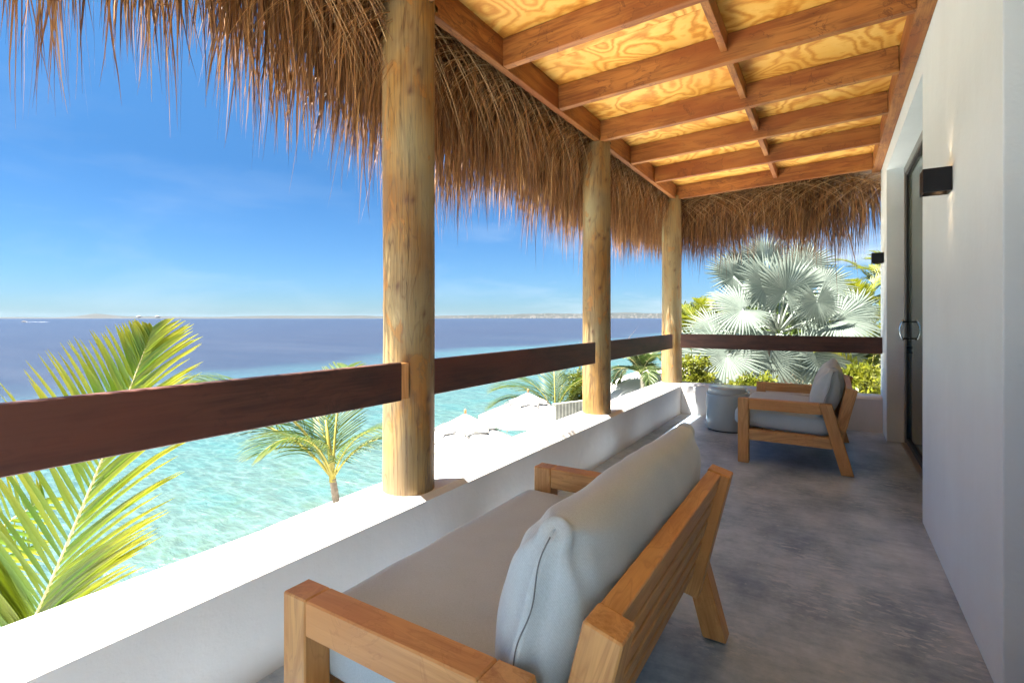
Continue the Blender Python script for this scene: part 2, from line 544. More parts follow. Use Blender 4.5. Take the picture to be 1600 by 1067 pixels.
def m_thatch():
    t = NT('dry_palm_thatch')
    lr = t.n('ShaderNodeAttribute', attribute_name='lr').outputs['Fac']
    lt = t.n('ShaderNodeAttribute', attribute_name='lt').outputs['Fac']
    c = t.ramp(lr, [(0., (.040, .017, .006)), (.3, (.13, .054, .016)), (.55, (.26, .115, .032)), (.8, (.40, .20, .060)), (1., (.52, .34, .15))])
    c = t.mix(t.math('MULTIPLY', lt, .4), c, (.13, .06, .03))
    t.base(c)
    t.set(Roughness=.6)
    tr = t.n('ShaderNodeBsdfTranslucent'); t.l(c, tr.inputs['Color'])
    ms = t.n('ShaderNodeMixShader'); ms.inputs[0].default_value = .12
    t.l(t.bsdf.outputs[0], ms.inputs[1]); t.l(tr.outputs[0], ms.inputs[2])
    t.l(ms.outputs[0], t.out.inputs['Surface'])
    return t.m
M['thatch'] = m_thatch()
M['canvas'] = simple('white_canvas', (.44, .42, .39), .85, 0, .03, 3)
M['cord'] = simple('grey_cord', (.18, .16, .14), .8)
M['polewood'] = simple('varnished_pole', (.40, .18, .06), .5, 0, .15)

# ------------------------------------------------------------------ ground, sea, far land
SEA_Z = -4.2
def m_sea():
    t = NT('sea_water')
    co = t.coords('World')
    sep = t.n('ShaderNodeSeparateXYZ'); t.l(t.n('ShaderNodeNewGeometry').outputs['Position'], sep.inputs[0])
    warp = t.noise(t.coords('World', scale=(.02, .02, 1)), 1.5, 4, .55)
    # distance offshore, warped
    d = t.math('ADD', t.math('MULTIPLY', sep.outputs['X'], -1.), t.math('MULTIPLY', t.math('SUBTRACT', warp, .5), 38.))
    mr = t.n('ShaderNodeMapRange'); mr.inputs['From Min'].default_value = 5; mr.inputs['From Max'].default_value = 105
    t.l(d, mr.inputs['Value'])
    zone = mr.outputs[0]
    c = t.ramp(zone, [(0., (.056, .086, .072)), (.14, (.038, .072, .065)), (.32, (.031, .064, .066)), (.42, (.028, .050, .062)), (.52, (.019, .022, .036)), (1., (.019, .018, .029))])
    # patches of sea floor seen through the shallows
    pt = t.noise(t.coords('World', scale=(.16, .30, 1), rot=(0, 0, .5)), 1.2, 5, .6, .6)
    shallow = t.ramp(zone, [(.35, 1.), (.5, 0.)])
    c = t.mix(t.math('MULTIPLY', t.ramp(pt, [(.48, 0.), (.68, .6)]), shallow), c, (.022, .085, .085))
    rock = t.noise(t.coords('World', scale=(.5, .5, 1), loc=(3, 0, 0)), 1.3, 5, .65)
    nearm = t.ramp(zone, [(.0, 1.), (.16, 0.)])
    c = t.mix(t.math('MULTIPLY', t.ramp(rock, [(.5, 0.), (.66, .7)]), nearm), c, (.05, .08, .045))
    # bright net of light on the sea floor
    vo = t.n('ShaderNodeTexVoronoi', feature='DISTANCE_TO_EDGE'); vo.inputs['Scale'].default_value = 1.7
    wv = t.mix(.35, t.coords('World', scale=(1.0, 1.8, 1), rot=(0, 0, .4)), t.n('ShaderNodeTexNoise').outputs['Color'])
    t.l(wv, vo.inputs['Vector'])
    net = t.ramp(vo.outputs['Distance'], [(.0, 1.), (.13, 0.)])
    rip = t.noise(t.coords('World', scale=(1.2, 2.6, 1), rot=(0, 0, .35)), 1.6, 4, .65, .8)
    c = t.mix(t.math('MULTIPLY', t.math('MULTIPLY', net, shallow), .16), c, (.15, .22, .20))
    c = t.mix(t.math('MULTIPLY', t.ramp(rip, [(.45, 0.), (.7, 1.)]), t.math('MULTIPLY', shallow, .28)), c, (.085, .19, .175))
    # streaks of wind over deep water
    st = t.noise(t.coords('World', scale=(.012, .09, 1), rot=(0, 0, -.56)), 1.5, 5, .7)
    c = t.mix(t.math('MULTIPLY', t.ramp(st, [(.4, 0.), (.65, .55)]), t.math('SUBTRACT', 1., shallow)), c, (.036, .036, .047))
    t.base(c)
    t.set(Roughness=.22)
    t.bsdf.inputs['IOR'].default_value = 1.33
    t.bsdf.inputs['Specular IOR Level'].default_value = .35
    w1 = t.noise(t.coords('World', scale=(.9, 2.2, 1), rot=(0, 0, .3)), 1.3, 5, .65, .4)
    w2 = t.noise(t.coords('World', scale=(.12, .3, 1), rot=(0, 0, .3)), 1.3, 4, .6, .2)
    t.bump(t.math('ADD', w1, t.math('MULTIPLY', w2, 4.)), .7, .2)
    return t.m
# sea: one sheet with finer rows near the shore
V = [(-14000, -6000, SEA_Z), (-5.0, -6000, SEA_Z), (-5.0, 30000, SEA_Z), (-14000, 30000, SEA_Z)]
V = [(-20000, -20000, SEA_Z), (20000, -20000, SEA_Z), (20000, 26000, SEA_Z), (-20000, 26000, SEA_Z)]
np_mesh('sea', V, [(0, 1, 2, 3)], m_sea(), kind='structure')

def m_ground():
    t = NT('sandy_ground')
    co = t.coords('World')
    a = t.noise(co, .7, 5, .6); b = t.noise(co, 14, 4, .6)
    c = t.ramp(a, [(.35, (.62, .59, .53)), (.5, (.74, .71, .65)), (.65, (.80, .78, .73))])
    c = t.mix(t.math('MULTIPLY', b, .15), c, (.6, .56, .48))
    sp = t.n('ShaderNodeSeparateXYZ'); t.l(t.n('ShaderNodeNewGeometry').outputs['Position'], sp.inputs[0])
    far = t.math('ADD', sp.outputs['Y'], t.math('MULTIPLY', a, 8.))
    m1 = t.n('ShaderNodeMapRange'); m1.inputs['From Min'].default_value = 17; m1.inputs['From Max'].default_value = 21
    t.l(far, m1.inputs['Value'])
    scrub = t.ramp(t.noise(co, 1.8, 5, .65), [(.38, (.045, .065, .018)), (.55, (.10, .11, .04)), (.68, (.22, .19, .12))])
    c = t.mix(m1.outputs[0], c, scrub)
    t.base(c); t.set(Roughness=.95); t.bump(b, .5, .05)
    return t.m
# terrain around the house, ends in a rough bank at the water
gx = np.concatenate([np.linspace(-12.2, -9, 10), np.linspace(-8.2, 60, 30)])
gy = np.linspace(-40, 90, 90)
V = []; F = []
for j, y in enumerate(gy):
    for i, x in enumerate(gx):
        sh = mnoise.noise(Vector((0, y * .12, 3))) * 1.0 + mnoise.noise(Vector((0, y * .5, 9))) * .35
        xx = x + sh * max(0, 1 - (x + 12.2) / 6) + (max(0, y - 16) * .16 if x < 0 else 0)
        edge = min(1, max(0, (x + 12.2) / 2.2))
        z = SEA_Z - .5 + edge * (1.7 + mnoise.noise(Vector((x * .2, y * .2, 0))) * .1)
        V.append((xx, y, z))
nx = len(gx)
for j in range(len(gy) - 1):
    for i in range(nx - 1):
        F.append((j * nx + i, j * nx + i + 1, (j + 1) * nx + i + 1, (j + 1) * nx + i))
np_mesh('ground', V, F, m_ground(), smooth=True, kind='structure')
GZ = -3.0

# far land: long low strips of terrain with hills on them
def m_land():
    t = NT('far_scrub_land')
    a = t.noise(t.coords('World', scale=(.004, .004, .03)), 1.5, 6, .65)
    c = t.ramp(a, [(.38, (.008, .012, .010)), (.5, (.014, .017, .014)), (.62, (.026, .025, .020))])
    t.base(c); t.set(Roughness=1.)
    return t.m
M['land'] = m_land()
FW = Vector((-500 / 943.4, 800 / 943.4, 0)); RT = Vector((800 / 943.4, 500 / 943.4, 0))
def far_pt(px, D, z=0.):
    p = FW * D + RT * ((px - 800) / 800 * D)
    return Vector((p.x, p.y, z))
def land_strip(name, x0, x1, D, depth, hfun, mat, label=None, **kw):
    n = 160; rows = 7
    V, F = [], []
    for j in range(rows):
        for i in range(n):
            px = x0 + (x1 - x0) * i / (n - 1)
            t = j / (rows - 1)
            p = far_pt(px, D * (1 + .03 * mnoise.noise(Vector((px * .01, 1, 0)))) + depth * t)
            prof = [0, .12, .3, .6, 1., .9, .2][j]
            h = SEA_Z - 2 if j == 0 else SEA_Z + 1 + hfun(px) * prof * (1 + .12 * mnoise.noise(Vector((px * .05, t * 4, 7))))
            V.append((p.x, p.y, h))
    for j in range(rows - 1):
        for i in range(n - 1):
            F.append((j * n + i, j * n + i + 1, (j + 1) * n + i + 1, (j + 1) * n + i))
    return np_mesh(name, V, F, mat, smooth=True, **kw)
def bumpf(x, c, w): return math.exp(-((x - c) / w) ** 2)
def h_back(x):
    return (10 + 46 * bumpf(x, 150, 30) + 16 * bumpf(x, 230, 60) + 26 * bumpf(x, 440, 80) + 22 * bumpf(x, 560, 60)
            + 5 * mnoise.noise(Vector((x * .02, 0, 0))))
land_strip('far_hills', -500, 760, 6200, 1500, h_back, M['land'], kind='structure')
def h_low(x): return 5 + 3 * mnoise.noise(Vector((x * .03, 5, 0)))
land_strip('far_shore', -500, 720, 3800, 400, h_low, M['land'], kind='structure')
def h_right(x):
    return 22 + 34 / (1 + math.exp(-(x - 800) / 60.)) + 8 * mnoise.noise(Vector((x * .015, 2, 0))) + 4 * mnoise.noise(Vector((x * .06, 4, 0)))
land_strip('far_hillside', 600, 2300, 4200, 1600, h_right, M['land'], kind='structure')
# pale beach line
V, F = [], []
for i in range(120):
    px = -500 + 1220 * i / 119
    a = far_pt(px, 3760, SEA_Z + .2); b = far_pt(px, 3796, SEA_Z + 1.6)
    V += [a, b]
for i in range(119): F.append((2 * i, 2 * i + 2, 2 * i + 3, 2 * i + 1))
np_mesh('far_beach', V, F, simple('pale_sand', (.055, .05, .04), .9), kind='structure')
# white houses scattered on the far hillside: hundreds, a few pixels each
V, F = [], []
for k in range(620):
    px = random.uniform(690, 1400)
    t = random.random() ** 1.3 * .62
    D = 4200 + 1600 * t
    row = [0, .12, .3, .6, 1., .9, .2]
    s = t * 6; j = int(s); pr = row[j] + (row[j + 1] - row[j]) * (s - j)
    z = SEA_Z + h_right(px) * pr * .98
    dens = 1 if (px > 820) else .35
    if random.random() > dens: continue
    w = random.uniform(7, 20); h = random.uniform(4, 8.5); dd = random.uniform(6, 12)
    c = far_pt(px, D)
    b0 = len(V)
    for (a, b) in ((-1, -1), (1, -1), (1, 1), (-1, 1)):
        q = c + RT * a * w / 2 + FW * b * dd / 2
        V.append((q.x, q.y, z)); V.append((q.x, q.y, z + h))
    for (a, b) in ((0, 2), (2, 4), (4, 6), (6, 0)):
        F.append((b0 + a, b0 + b, b0 + b + 1, b0 + a + 1))
    F.append((b0 + 1, b0 + 3, b0 + 5, b0 + 7))
np_mesh('distant_houses', V, F, simple('distant_white_walls', (.11, .105, .095), .9), kind='stuff',
        label='tiny white houses scattered over the far hillside across the water')
# two pale storage domes on the far left shore
for i, px in enumerate((217, 246)):
    c = far_pt(px, 6050)
    bm = bmesh.new(); bmesh.ops.create_uvsphere(bm, u_segments=16, v_segments=8, radius=1)
    bmesh.ops.scale(bm, vec=(26, 26, 13), verts=bm.verts); bmesh.ops.translate(bm, vec=(c.x, c.y, SEA_Z + 17), verts=bm.verts)
    bm_finish(bm, 'storage_dome', simple('dome_paint', (.24, .24, .24), .8), smooth=True, cat='dome', group='pale domes on the far shore',
              label='pale dome on the far shore, ' + ('nearer the hill' if i == 0 else 'farther from the hill'))

# small motor boat with its wake
bp = far_pt(38, 640, SEA_Z)
boat = empty('motor_boat', bp, 'small white speedboat with a foam wake on the open sea', 'boat')
bm = bmesh.new()
prof = [(-3.2, 1.0), (-1, 1.15), (1.5, .95), (3.4, .05)]
top = [bm.verts.new(bp + RT * -x + FW * w + Vector((0, 0, .9 + .08 * x))) for x, w in prof] + \
      [bm.verts.new(bp + RT * -x - FW * w + Vector((0, 0, .9 + .08 * x))) for x, w in reversed(prof)]
bot = [bm.verts.new(bp + RT * -x * .92 + FW * w * .7 + Vector((0, 0, -.1))) for x, w in prof] + \
      [bm.verts.new(bp + RT * -x * .92 - FW * w * .7 + Vector((0, 0, -.1))) for x, w in reversed(prof)]
bm.faces.new(top); bm.faces.new(list(reversed(bot)))
for i in range(8): bm.faces.new((top[i], bot[i], bot[(i + 1) % 8], top[(i + 1) % 8]))
bm_finish(bm, 'hull', M['canvas'], boat)
c0 = bp + Vector((0, 0, .9))
beam_between('cabin', c0 - RT * 1.0, c0 + RT * .6, 1.3, .9, M['canvas'], boat)
beam_between('windscreen', c0 - RT * 1.25, c0 - RT * 1.02, 1.25, .55, M['metal_dark'], boat)
V, F = [], []
for i in range(40):
    t = i / 39
    w = .6 + 2.6 * t
    for s in (-1, 1):
        q = bp + RT * (3 + 26 * t) + FW * (s * w + .5 * mnoise.noise(Vector((i * .5, s, 0)))) + Vector((0, 0, .12 + .18 * abs(mnoise.noise(Vector((i * .7, s * 3, 1))))))
        V.append(q)
for i in range(39): F.append((2 * i, 2 * i + 1, 2 * i + 3, 2 * i + 2))
np_mesh('wake', V, F, simple('sea_foam', (.8, .82, .84), .8), boat)

# ------------------------------------------------------------------ balcony structure
WX = 0.487                                    # wall face
PI_, PO = -1.742, -2.062                      # parapet faces
YE = 7.116                                    # end parapet inner face
CAPZ = 0.40
box('balcony_floor', (PI_ - .05, -2.1, -.25), (1.9, YE + .05, 0), M['floor'], kind='structure')
box('bounce_floor', (PI_ - .05, -6, -.25), (1.9, -2.102, 0.0), simple('bounce_floor_tile', (.30, .29, .28), .8), kind='structure')  # unseen terrace added behind the camera to bounce sunlight under the roof
# parapet along the sea and across the end, chamfered inner top edge
def parapet(name, pts, y0, y1, axis, label):
    bm = bmesh.new()
    a = [bm.verts.new((x, y0, z) if axis == 'y' else (y0, x, z)) for x, z in pts]
    b = [bm.verts.new((x, y1, z) if axis == 'y' else (y1, x, z)) for x, z in pts]
    bm.faces.new(a); bm.faces.new(list(reversed(b)))
    for i in range(len(pts)): bm.faces.new((a[i], b[i], b[(i + 1) % len(pts)], a[(i + 1) % len(pts)]))
    o = bm_finish(bm, name, M['parapet'], label=label, cat='parapet wall')
    return o
pp = [(PI_, 0.001), (PI_, CAPZ - .028), (PI_ - .022, CAPZ), (PO + .012, CAPZ), (PO, CAPZ - .012), (PO, -4.6), (PI_ - .02, -4.6)]
parapet('parapet_wall', pp, -6, YE + .31, 'y', 'long low white parapet wall running along the sea side of the balcony')
pq = [(YE, 0.001), (YE, CAPZ - .028), (YE + .022, CAPZ - .0015), (YE + .30, CAPZ - .0015), (YE + .308, CAPZ - .012), (YE + .308, -4.6), (YE + .02, -4.6)]
parapet('parapet_wall', pq, PI_ - .021, WX - .002, 'x', 'short low white parapet wall across the far end behind the round stool')

# house wall with the door recess
house = empty('house_wall', (WX, 2.34, 0), 'tall white plastered house wall on the right with a recessed glass door', 'wall')
RX = .633
YN, YD0, YD1, YF = 2.338, 4.14, 6.67, YE + .308
TOPZ = 3.20
W = M['plaster']
box('wall', (WX, YN, 0.001), (2.2, YD0, TOPZ), W, house, bevel=.006, segs=2)
box('wall', (WX, YD1, 0.001), (1.6, YF, TOPZ), W, house, bevel=.006, segs=2)
box('lintel', (WX + .0005, YD0 - .004, 2.853), (1.6, YD1 + .004, TOPZ - .001), W, house)
# wall returning towards the camera, out of the frame
box('wall', (WX, -3.2, 0.001), (2.2, .95, TOPZ), W, house, bevel=.006, segs=2)
box('lintel', (WX + .0005, .946, 2.853), (1.6, YN + .004, TOPZ - .001), W, house)
box('back_panel', (RX + .1, .95, 0.001), (RX + .2, YN, 2.853), M['alu'], house)
# dim room behind the glass
rm = simple('room_plaster', (.62, .62, .58), .8)
box('room_floor', (RX + .12, YD0, -.02), (4.6, YD1, 0.002), M['floor'], house)
box('room_wall', (4.4, YD0 - .5, 0), (4.6, YD1 + .5, 2.9), rm, house)
box('room_wall', (1.6, YD1 + .002, 0), (4.6, YD1 + .2, 2.9), rm, house)
box('room_wall', (2.2, YD0 - .2, 0), (4.6, YD0 - .002, 2.9), rm, house)
box('room_ceiling', (1.6, YD0, 2.86), (4.6, YD1, 3.0), rm, house)
# sliding glass door
door = box('door_frame', (RX, YD1 - .085, .001), (RX + .07, YD1 - .002, 2.85), M['alu'], house, bevel=.003)
def sub(name, lo, hi, m, **k): return box(name, lo, hi, m, door, **k)
sub('frame_head', (RX, YD0 + .002, 2.775), (RX + .07, YD1 - .087, 2.85), M['alu'], bevel=.003)
sub('frame_sill', (RX - .03, YD0 + .002, .003), (RX + .12, YD1 - .087, .022), M['alu'], bevel=.003)
sub('gasket', (RX + .012, YD1 - .112, .024), (RX + .06, YD1 - .087, 2.773), M['gasket'])
sub('gasket', (RX + .012, YD0 + .002, 2.745), (RX + .06, YD1 - .114, 2.773), M['gasket'])
sub('gasket', (RX + .012, YD0 + .002, .024), (RX + .06, YD1 - .114, .07), M['gasket'])
tg = NT('tinted_glass')
tg.base((.15, .18, .15)); tg.set(Roughness=.02); tg.bsdf.inputs['IOR'].default_value = 1.6
trn = tg.n('ShaderNodeBsdfTransparent'); trn.inputs[0].default_value = (.80, .86, .80, 1)
msx = tg.n('ShaderNodeMixShader'); msx.inputs[0].default_value = .35
tg.l(tg.bsdf.outputs[0], msx.inputs[1]); tg.l(trn.outputs[0], msx.inputs[2]); tg.l(msx.outputs[0], tg.out.inputs['Surface'])
sub('glass_pane', (RX + .030, YD0 + .002, .07), (RX + .040, YD1 - .112, 2.745), tg.m)
sub('door_stile', (RX + .0, YD0 + .55, .07), (RX + .06, YD0 + .63, 2.745), M['alu'])
HY = 6.49
for sx in (-1, 1):
    x0 = RX + .035 + sx * .005
    hp = []
    for k in range(13):
        t = k / 12
        hp.append((x0 + sx * (.052 + .028 * math.sin(math.pi * t)), HY, 1.07 + .21 * t))
    tube('handle', hp, .009, M['chrome'], door, seg=10)
    for z in (1.09, 1.26):
        tube('handle_mount', [(x0, HY, z), (x0 + sx * .058, HY, z)], .010, M['metal_dark'], door, seg=8)
tube('door_lock', [(RX + .005, HY + .02, 1.0), (RX + .03, HY + .02, 1.0)], .016, M['metal_dark'], door, seg=12)
tube('door_lock', [(RX + .005, HY + .02, .95), (RX + .03, HY + .02, .95)], .012, M['metal_dark'], door, seg=12)

# wall lamps
def wall_lamp(y, label):
    t = empty('wall_lamp', (WX, y + .055, 1.965), label, 'wall lamp', 'black up and down wall lamps')
    a, b, z0, z1 = y, y + .11, 1.908, 2.022
    x0, x1 = WX - .112, WX - .0015
    th = .006
    bm = bmesh.new()
    for lo, hi in (((x0, a, z0), (x0 + th, b, z1)), ((x0 + th, a, z0), (x1, a + th, z1)), ((x0 + th, b - th, z0), (x1, b, z1)),
                   ((x1 - th, a + th, z0), (x1, b - th, z1))):
        add_box(bm, lo, hi)
    bm_finish(bm, 'shade', M['metal_dark'], t)
    box('lamp_core', (x0 + .03, a + .03, z0 + .03), (x1 - .03, b - .03, z1 - .03), M['metal_dark'], t)
    box('reflector', (x0 + th, a + th, z0 + .024), (x1 - th, b - th, z0 + .03), M['brass'], t)
    em = bpy.data.materials.get('lamp_glow')
    if em is None:
        n = NT('lamp_glow'); em = n.m
        n.set(Emission_Color=(1., .62, .3, 1.) if False else (1., .62, .3, 1.))
        n.bsdf.inputs['Emission Strength'].default_value = 3.
    for z, s in ((z0 + .0215, -1), (z1 - .028, 1)):
        box('bulb', (WX - .045, a + .035, z), (WX - .02, b - .035, z + .002), em, t)
        ld = bpy.data.lights.new('lamp_beam', 'SPOT'); ld.energy = .2; ld.color = (1, .68, .40)
        ld.spot_size = R(70); ld.spot_blend = .9; ld.shadow_soft_size = .012
        lo = bpy.data.objects.new('lamp_beam', ld); col.objects.link(lo); lo.parent = t
        lo.location = (-.05, 0, s * .040)
        lo.rotation_euler = (0, 0, 0) if s < 0 else (R(180), 0, 0)
    return t
wall_lamp(3.173, 'larger black box wall lamp on the white wall nearer the camera, before the glass door')
wall_lamp(6.964, 'small black box wall lamp at the far end of the wall beyond the glass door')

# ------------------------------------------------------------------ posts and rails
def post(i, y, label):
    o_loc = (-1.9, y, CAPZ)
    t = empty('wooden_post', o_loc, label, 'post', 'round log posts standing on the parapet')
    seg, rows = 56, 90
    z0, z1 = CAPZ - .003, 2.985
    r0 = .134
    ks = [(random.uniform(0, 6.28), random.uniform(z0 + .1, z1 - .2), random.uniform(.012, .022)) for _ in range(16)]
    # several knots turned to the balcony
    for a, z, s in ((-.9, 1.9, .02), (-1.25, 1.45, .017), (-.6, .9, .018), (-.75, 2.45, .02)): ks.append((a + i * .3, z + i * .13, s))
    V, G, K = [], [], []
    for j in range(rows + 1):
        z = z0 + (z1 - z0) * j / rows
        for k in range(seg):
            a = 2 * math.pi * k / seg
            ca, sa = math.cos(a), math.sin(a)
            r = r0 * (1 - .035 * (z - CAPZ) / 2.6 * (1 if i else -.2)) + .0035 * mnoise.noise(Vector((ca * 1.5 + i * 9, sa * 1.5, z * 1.1))) \
                + .0012 * mnoise.noise(Vector((ca * 9, sa * 9 + i, z * 2.5)))
            kn = 0.
            for (ka, kz, s) in ks:
                da = (a - ka + math.pi) % (2 * math.pi) - math.pi
                dd = math.hypot(da * r0, (z - kz) * .75)
                if dd < s * 3:
                    r += .004 * math.exp(-(dd / s) ** 2)
                    kn = max(kn, 1.0 if dd < s * .55 else max(0, .45 * (1 - (dd - s * .55) / (s * .9))))
            x, y_ = ca * r, sa * r
            if z > 2.932: x = max(x, .083)      # seat cut for the beam: a tongue is left on the inner side
            V.append((x, y_, z - CAPZ))
            G.append((z + i * 7.3, ((a + 2.2) % (2 * math.pi)) * r0 * 1.0, 0)); K.append(kn)
    F = []
    for j in range(rows):
        for k in range(seg):
            k2 = (k + 1) % seg
            F.append((j * seg + k, j * seg + k2, (j + 1) * seg + k2, (j + 1) * seg + k))
    n = len(V)
    V.append((.1, 0, z1 - CAPZ)); G.append((0, 0, 0)); K.append(0.)
    for k in range(seg): F.append((rows * seg + k, rows * seg + (k + 1) % seg, n, n))
    bm = bmesh.new(); bv = [bm.verts.new(v) for v in V]
    for f in F:
        f = list(dict.fromkeys(f))
        try: fc = bm.faces.new([bv[q] for q in f]); fc.smooth = True
        except ValueError: pass
    me = bpy.data.meshes.new('shaft'); bm.to_mesh(me); bm.free()
    at = me.attributes.new('gc', 'FLOAT_VECTOR', 'POINT'); at.data.foreach_set('vector', [q for g in G for q in g])
    at = me.attributes.new('knot', 'FLOAT', 'POINT'); at.data.foreach_set('value', K)
    link_mesh('shaft', me, M['post'], t)
    # bolts through the tongue
    for dy, z in ((-.03, 2.955), (.03, 2.945)):
        tube('bolt', [(-1.9 + .115, y + dy, z), (-1.9 + .131, y + dy, z)], .008, M['metal_dark'], t, seg=8)
    return t
PY = [2.01, 4.56, 7.25]
P1 = post(0, PY[0], 'thickest looking round log post, nearest the camera, with amber streaks and knots')
P2 = post(1, PY[1], 'round log post in the middle of the row between the two longer sea rails')
P3 = post(2, PY[2], 'round log post at the far corner where the two parapets meet')

RF, RB = -1.79, -1.832
rt = 'dark stained rails between the posts'
def rail(y0, y1, label, notch=True):
    o = box('handrail', (RB, y0, .893), (RF, y1, 1.08), M['rail'], None, bevel=.003, grain=(0, 1, 0), label=label, cat='rail', group=rt)
    return o
rail(-3.0, 1.845, 'dark brown rail board nearest the camera, ending at the nearest log post')
rail(2.09, 4.27, 'dark brown rail board between the nearest and the middle log post')
rail(4.62, 6.88, 'dark brown rail board between the middle and the corner log post')
box('handrail', (-1.755, YE + .035, .890), (WX - .003, YE + .077, 1.08), M['rail'], None, bevel=.003, grain=(1, 0, 0),
    label='dark brown rail board across the far end in front of the silver palm', cat='rail', group=rt)
# pale cut faces of the housings in the posts
for P_, y in ((P1, 1.847),):
    box('housing_face', (RF - .03, y, .897), (RF - .003, y + (.05 if y < 3 else .03), 1.076), M['cutwood'], P_, bevel=.002, grain=(0, 0, 1))
    box('housing_block', (RF - .05, y, .897), (RF - .031, PY[0], 1.076), M['cutwood'], P_, grain=(0, 0, 1))

# ------------------------------------------------------------------ roof
roof = empty('thatched_roof', (-.7, 3.5, 2.9), 'timber and plywood balcony roof edged with a hanging dry palm thatch fringe', 'roof')
BX0, BX1 = -1.875, -1.82                     # outer beam
LX = .40
RY0, RY1 = -2.0, 7.33
def rz(x): return 2.935 + (x - BX1) * .035   # underside of the joists
box('beam', (BX0, RY0, 2.935), (BX1, RY1, 3.16), M['joist'], roof, bevel=.003, grain=(0, 1, 0))
box('ledger', (LX, RY0, rz(LX)), (WX - .002, YF, 3.23), M['joist'], roof, bevel=.003, grain=(0, 1, 0))
JY = [-1.95, -1.1, -.30, .36, 1.17, 1.98, 2.80, 3.60, 4.45, 5.29, 6.16, 7.20]
for y in JY:
    beam_between('joist', (BX1 + .001, y + .027, rz(BX1) + .001), (LX - .001, y + .027, rz(LX) + .001), .054, .184, M['joist'], roof)
for a, b in zip(JY[:-1], JY[1:]):
    x = -.60
    beam_between('noggin', (x, a + .056, rz(x) + .07), (x, b - .002, rz(x) + .07), .045, .112, M['joist'], roof)
# plywood sheets, each its own panel
py = [-2.1, -1.67, -.45, .77, 1.99 + .02, 3.23, 4.45 + .02, 5.69, 6.9, 7.4]
for k in range(len(py) - 1):
    for (xa, xb) in ((BX1 - .02, -.62), (-.615, WX - .01)):
        bm = bmesh.new()
        y0, y1 = py[k] + .002, py[k + 1] - .002
        z = .1875
        for zz in (0, .018):
            for (x, y) in ((xa, y0), (xb, y0), (xb, y1), (xa, y1)): bm.verts.new((x, y, rz(x) + z + zz))
        bm.verts.ensure_lookup_table(); v = bm.verts
        for f in ((0, 1, 2, 3), (4, 7, 6, 5), (0, 4, 5, 1), (1, 5, 6, 2), (2, 6, 7, 3), (3, 7, 4, 0)): bm.faces.new([v[q] for q in f])
        bm_finish(bm, 'plywood_panel', M['ply'], roof, grain=((xa, y0, z), (0.0, 1, 0) if False else (1, 0.0, 0)))
# body of the thatch above and outside the beam
def sheet(name, P, mat, parent, thick):
    V = [Vector(p) for p in P] + [Vector(p) + Vector((0, 0, thick)) for p in P]
    F = [(0, 1, 2, 3), (4, 7, 6, 5), (0, 4, 5, 1), (1, 5, 6, 2), (2, 6, 7, 3), (3, 7, 4, 0)]
    return np_mesh(name, V, F, mat, parent, attrs={'lr': ('FLOAT', [.3] * 8), 'lt': ('FLOAT', [.5] * 8)})
sheet('thatch_layer', [(-1.86, RY0 - .1, 3.165), (WX + 1.7, RY0 - .1, 3.36), (WX + 1.7, 7.42, 3.36), (-1.86, 7.42, 3.165)], M['thatch'], roof, .22)
sheet('thatch_layer', [(-2.42, RY0 - .1, 2.93), (-1.88, RY0 - .1, 3.13), (-1.88, 7.42, 3.13), (-2.42, 7.96, 2.93)], M['thatch'], roof, .2)
sheet('thatch_layer', [(-2.40, 7.96, 2.93), (-1.87, 7.425, 3.13), (WX + .1, 7.425, 3.13), (WX + .1, 7.96, 2.93)], M['thatch'], roof, .2)

def strands(N, root, d0, length, width, droop, steps=8, tipx=.0, seed=0):
    """vectorised ribbons. root (N,3), d0 (N,3) start direction, droop strength; returns V,F,lr,lt"""
    g = np.random.default_rng(seed)
    P = root.copy(); d = d0 / np.linalg.norm(d0, axis=1, keepdims=True)
    side = g.normal(size=(N, 3)); side[:, 2] *= .25
    pts = [P.copy()]; dirs = [d.copy()]
    st = (length / (steps - 1))[:, None]
    sway = g.normal(size=(N, 3)) * .05; sway[:, 2] = 0
    for k in range(1, steps):
        d = d + np.array([0, 0, -1.]) * droop[:, None] + (sway * .6 + g.normal(size=(N, 3)) * .035) * (.35 if seed in (2, 4, 6, 7) else 1)
        d /= np.linalg.norm(d, axis=1, keepdims=True)
        P = P + d * st
        pts.append(P.copy()); dirs.append(d.copy())
    V = np.zeros((N, steps, 2, 3)); LT = np.zeros((N, steps, 2))
    for k in range(steps):
        t = k / (steps - 1)
        s = side - dirs[k] * (side * dirs[k]).sum(1, keepdims=True)
        s /= np.linalg.norm(s, axis=1, keepdims=True)
        w = width * (1 - t ** 2.2) * (.75 + .25 * math.sin(math.pi * min(1, t * 1.6))) + .0004
        V[:, k, 0] = pts[k] - s * w[:, None] / 2; V[:, k, 1] = pts[k] + s * w[:, None] / 2
        LT[:, k] = t
    base = (np.arange(N) * steps * 2)[:, None]
    kk = np.arange(steps - 1)[None, :] * 2
    F = np.stack([base + kk, base + kk + 1, base + kk + 3, base + kk + 2], axis=-1).reshape(-1, 4)
    LR = np.repeat(np.clip(g.beta(1.3, 1.5, size=N) + (.25 if seed in (2, 4, 6, 7) else 0), 0, 1), steps * 2)
    return V.reshape(-1, 3), F, LR, LT.ravel()

def smooth1(x, seed, freq):
    g = np.random.default_rng(seed); tab = g.random(4096)
    u = x * freq + 500; i = np.floor(u).astype(int); f = u - i; f = f * f * (3 - 2 * f)
    return tab[i % 4096] * (1 - f) + tab[(i + 1) % 4096] * f

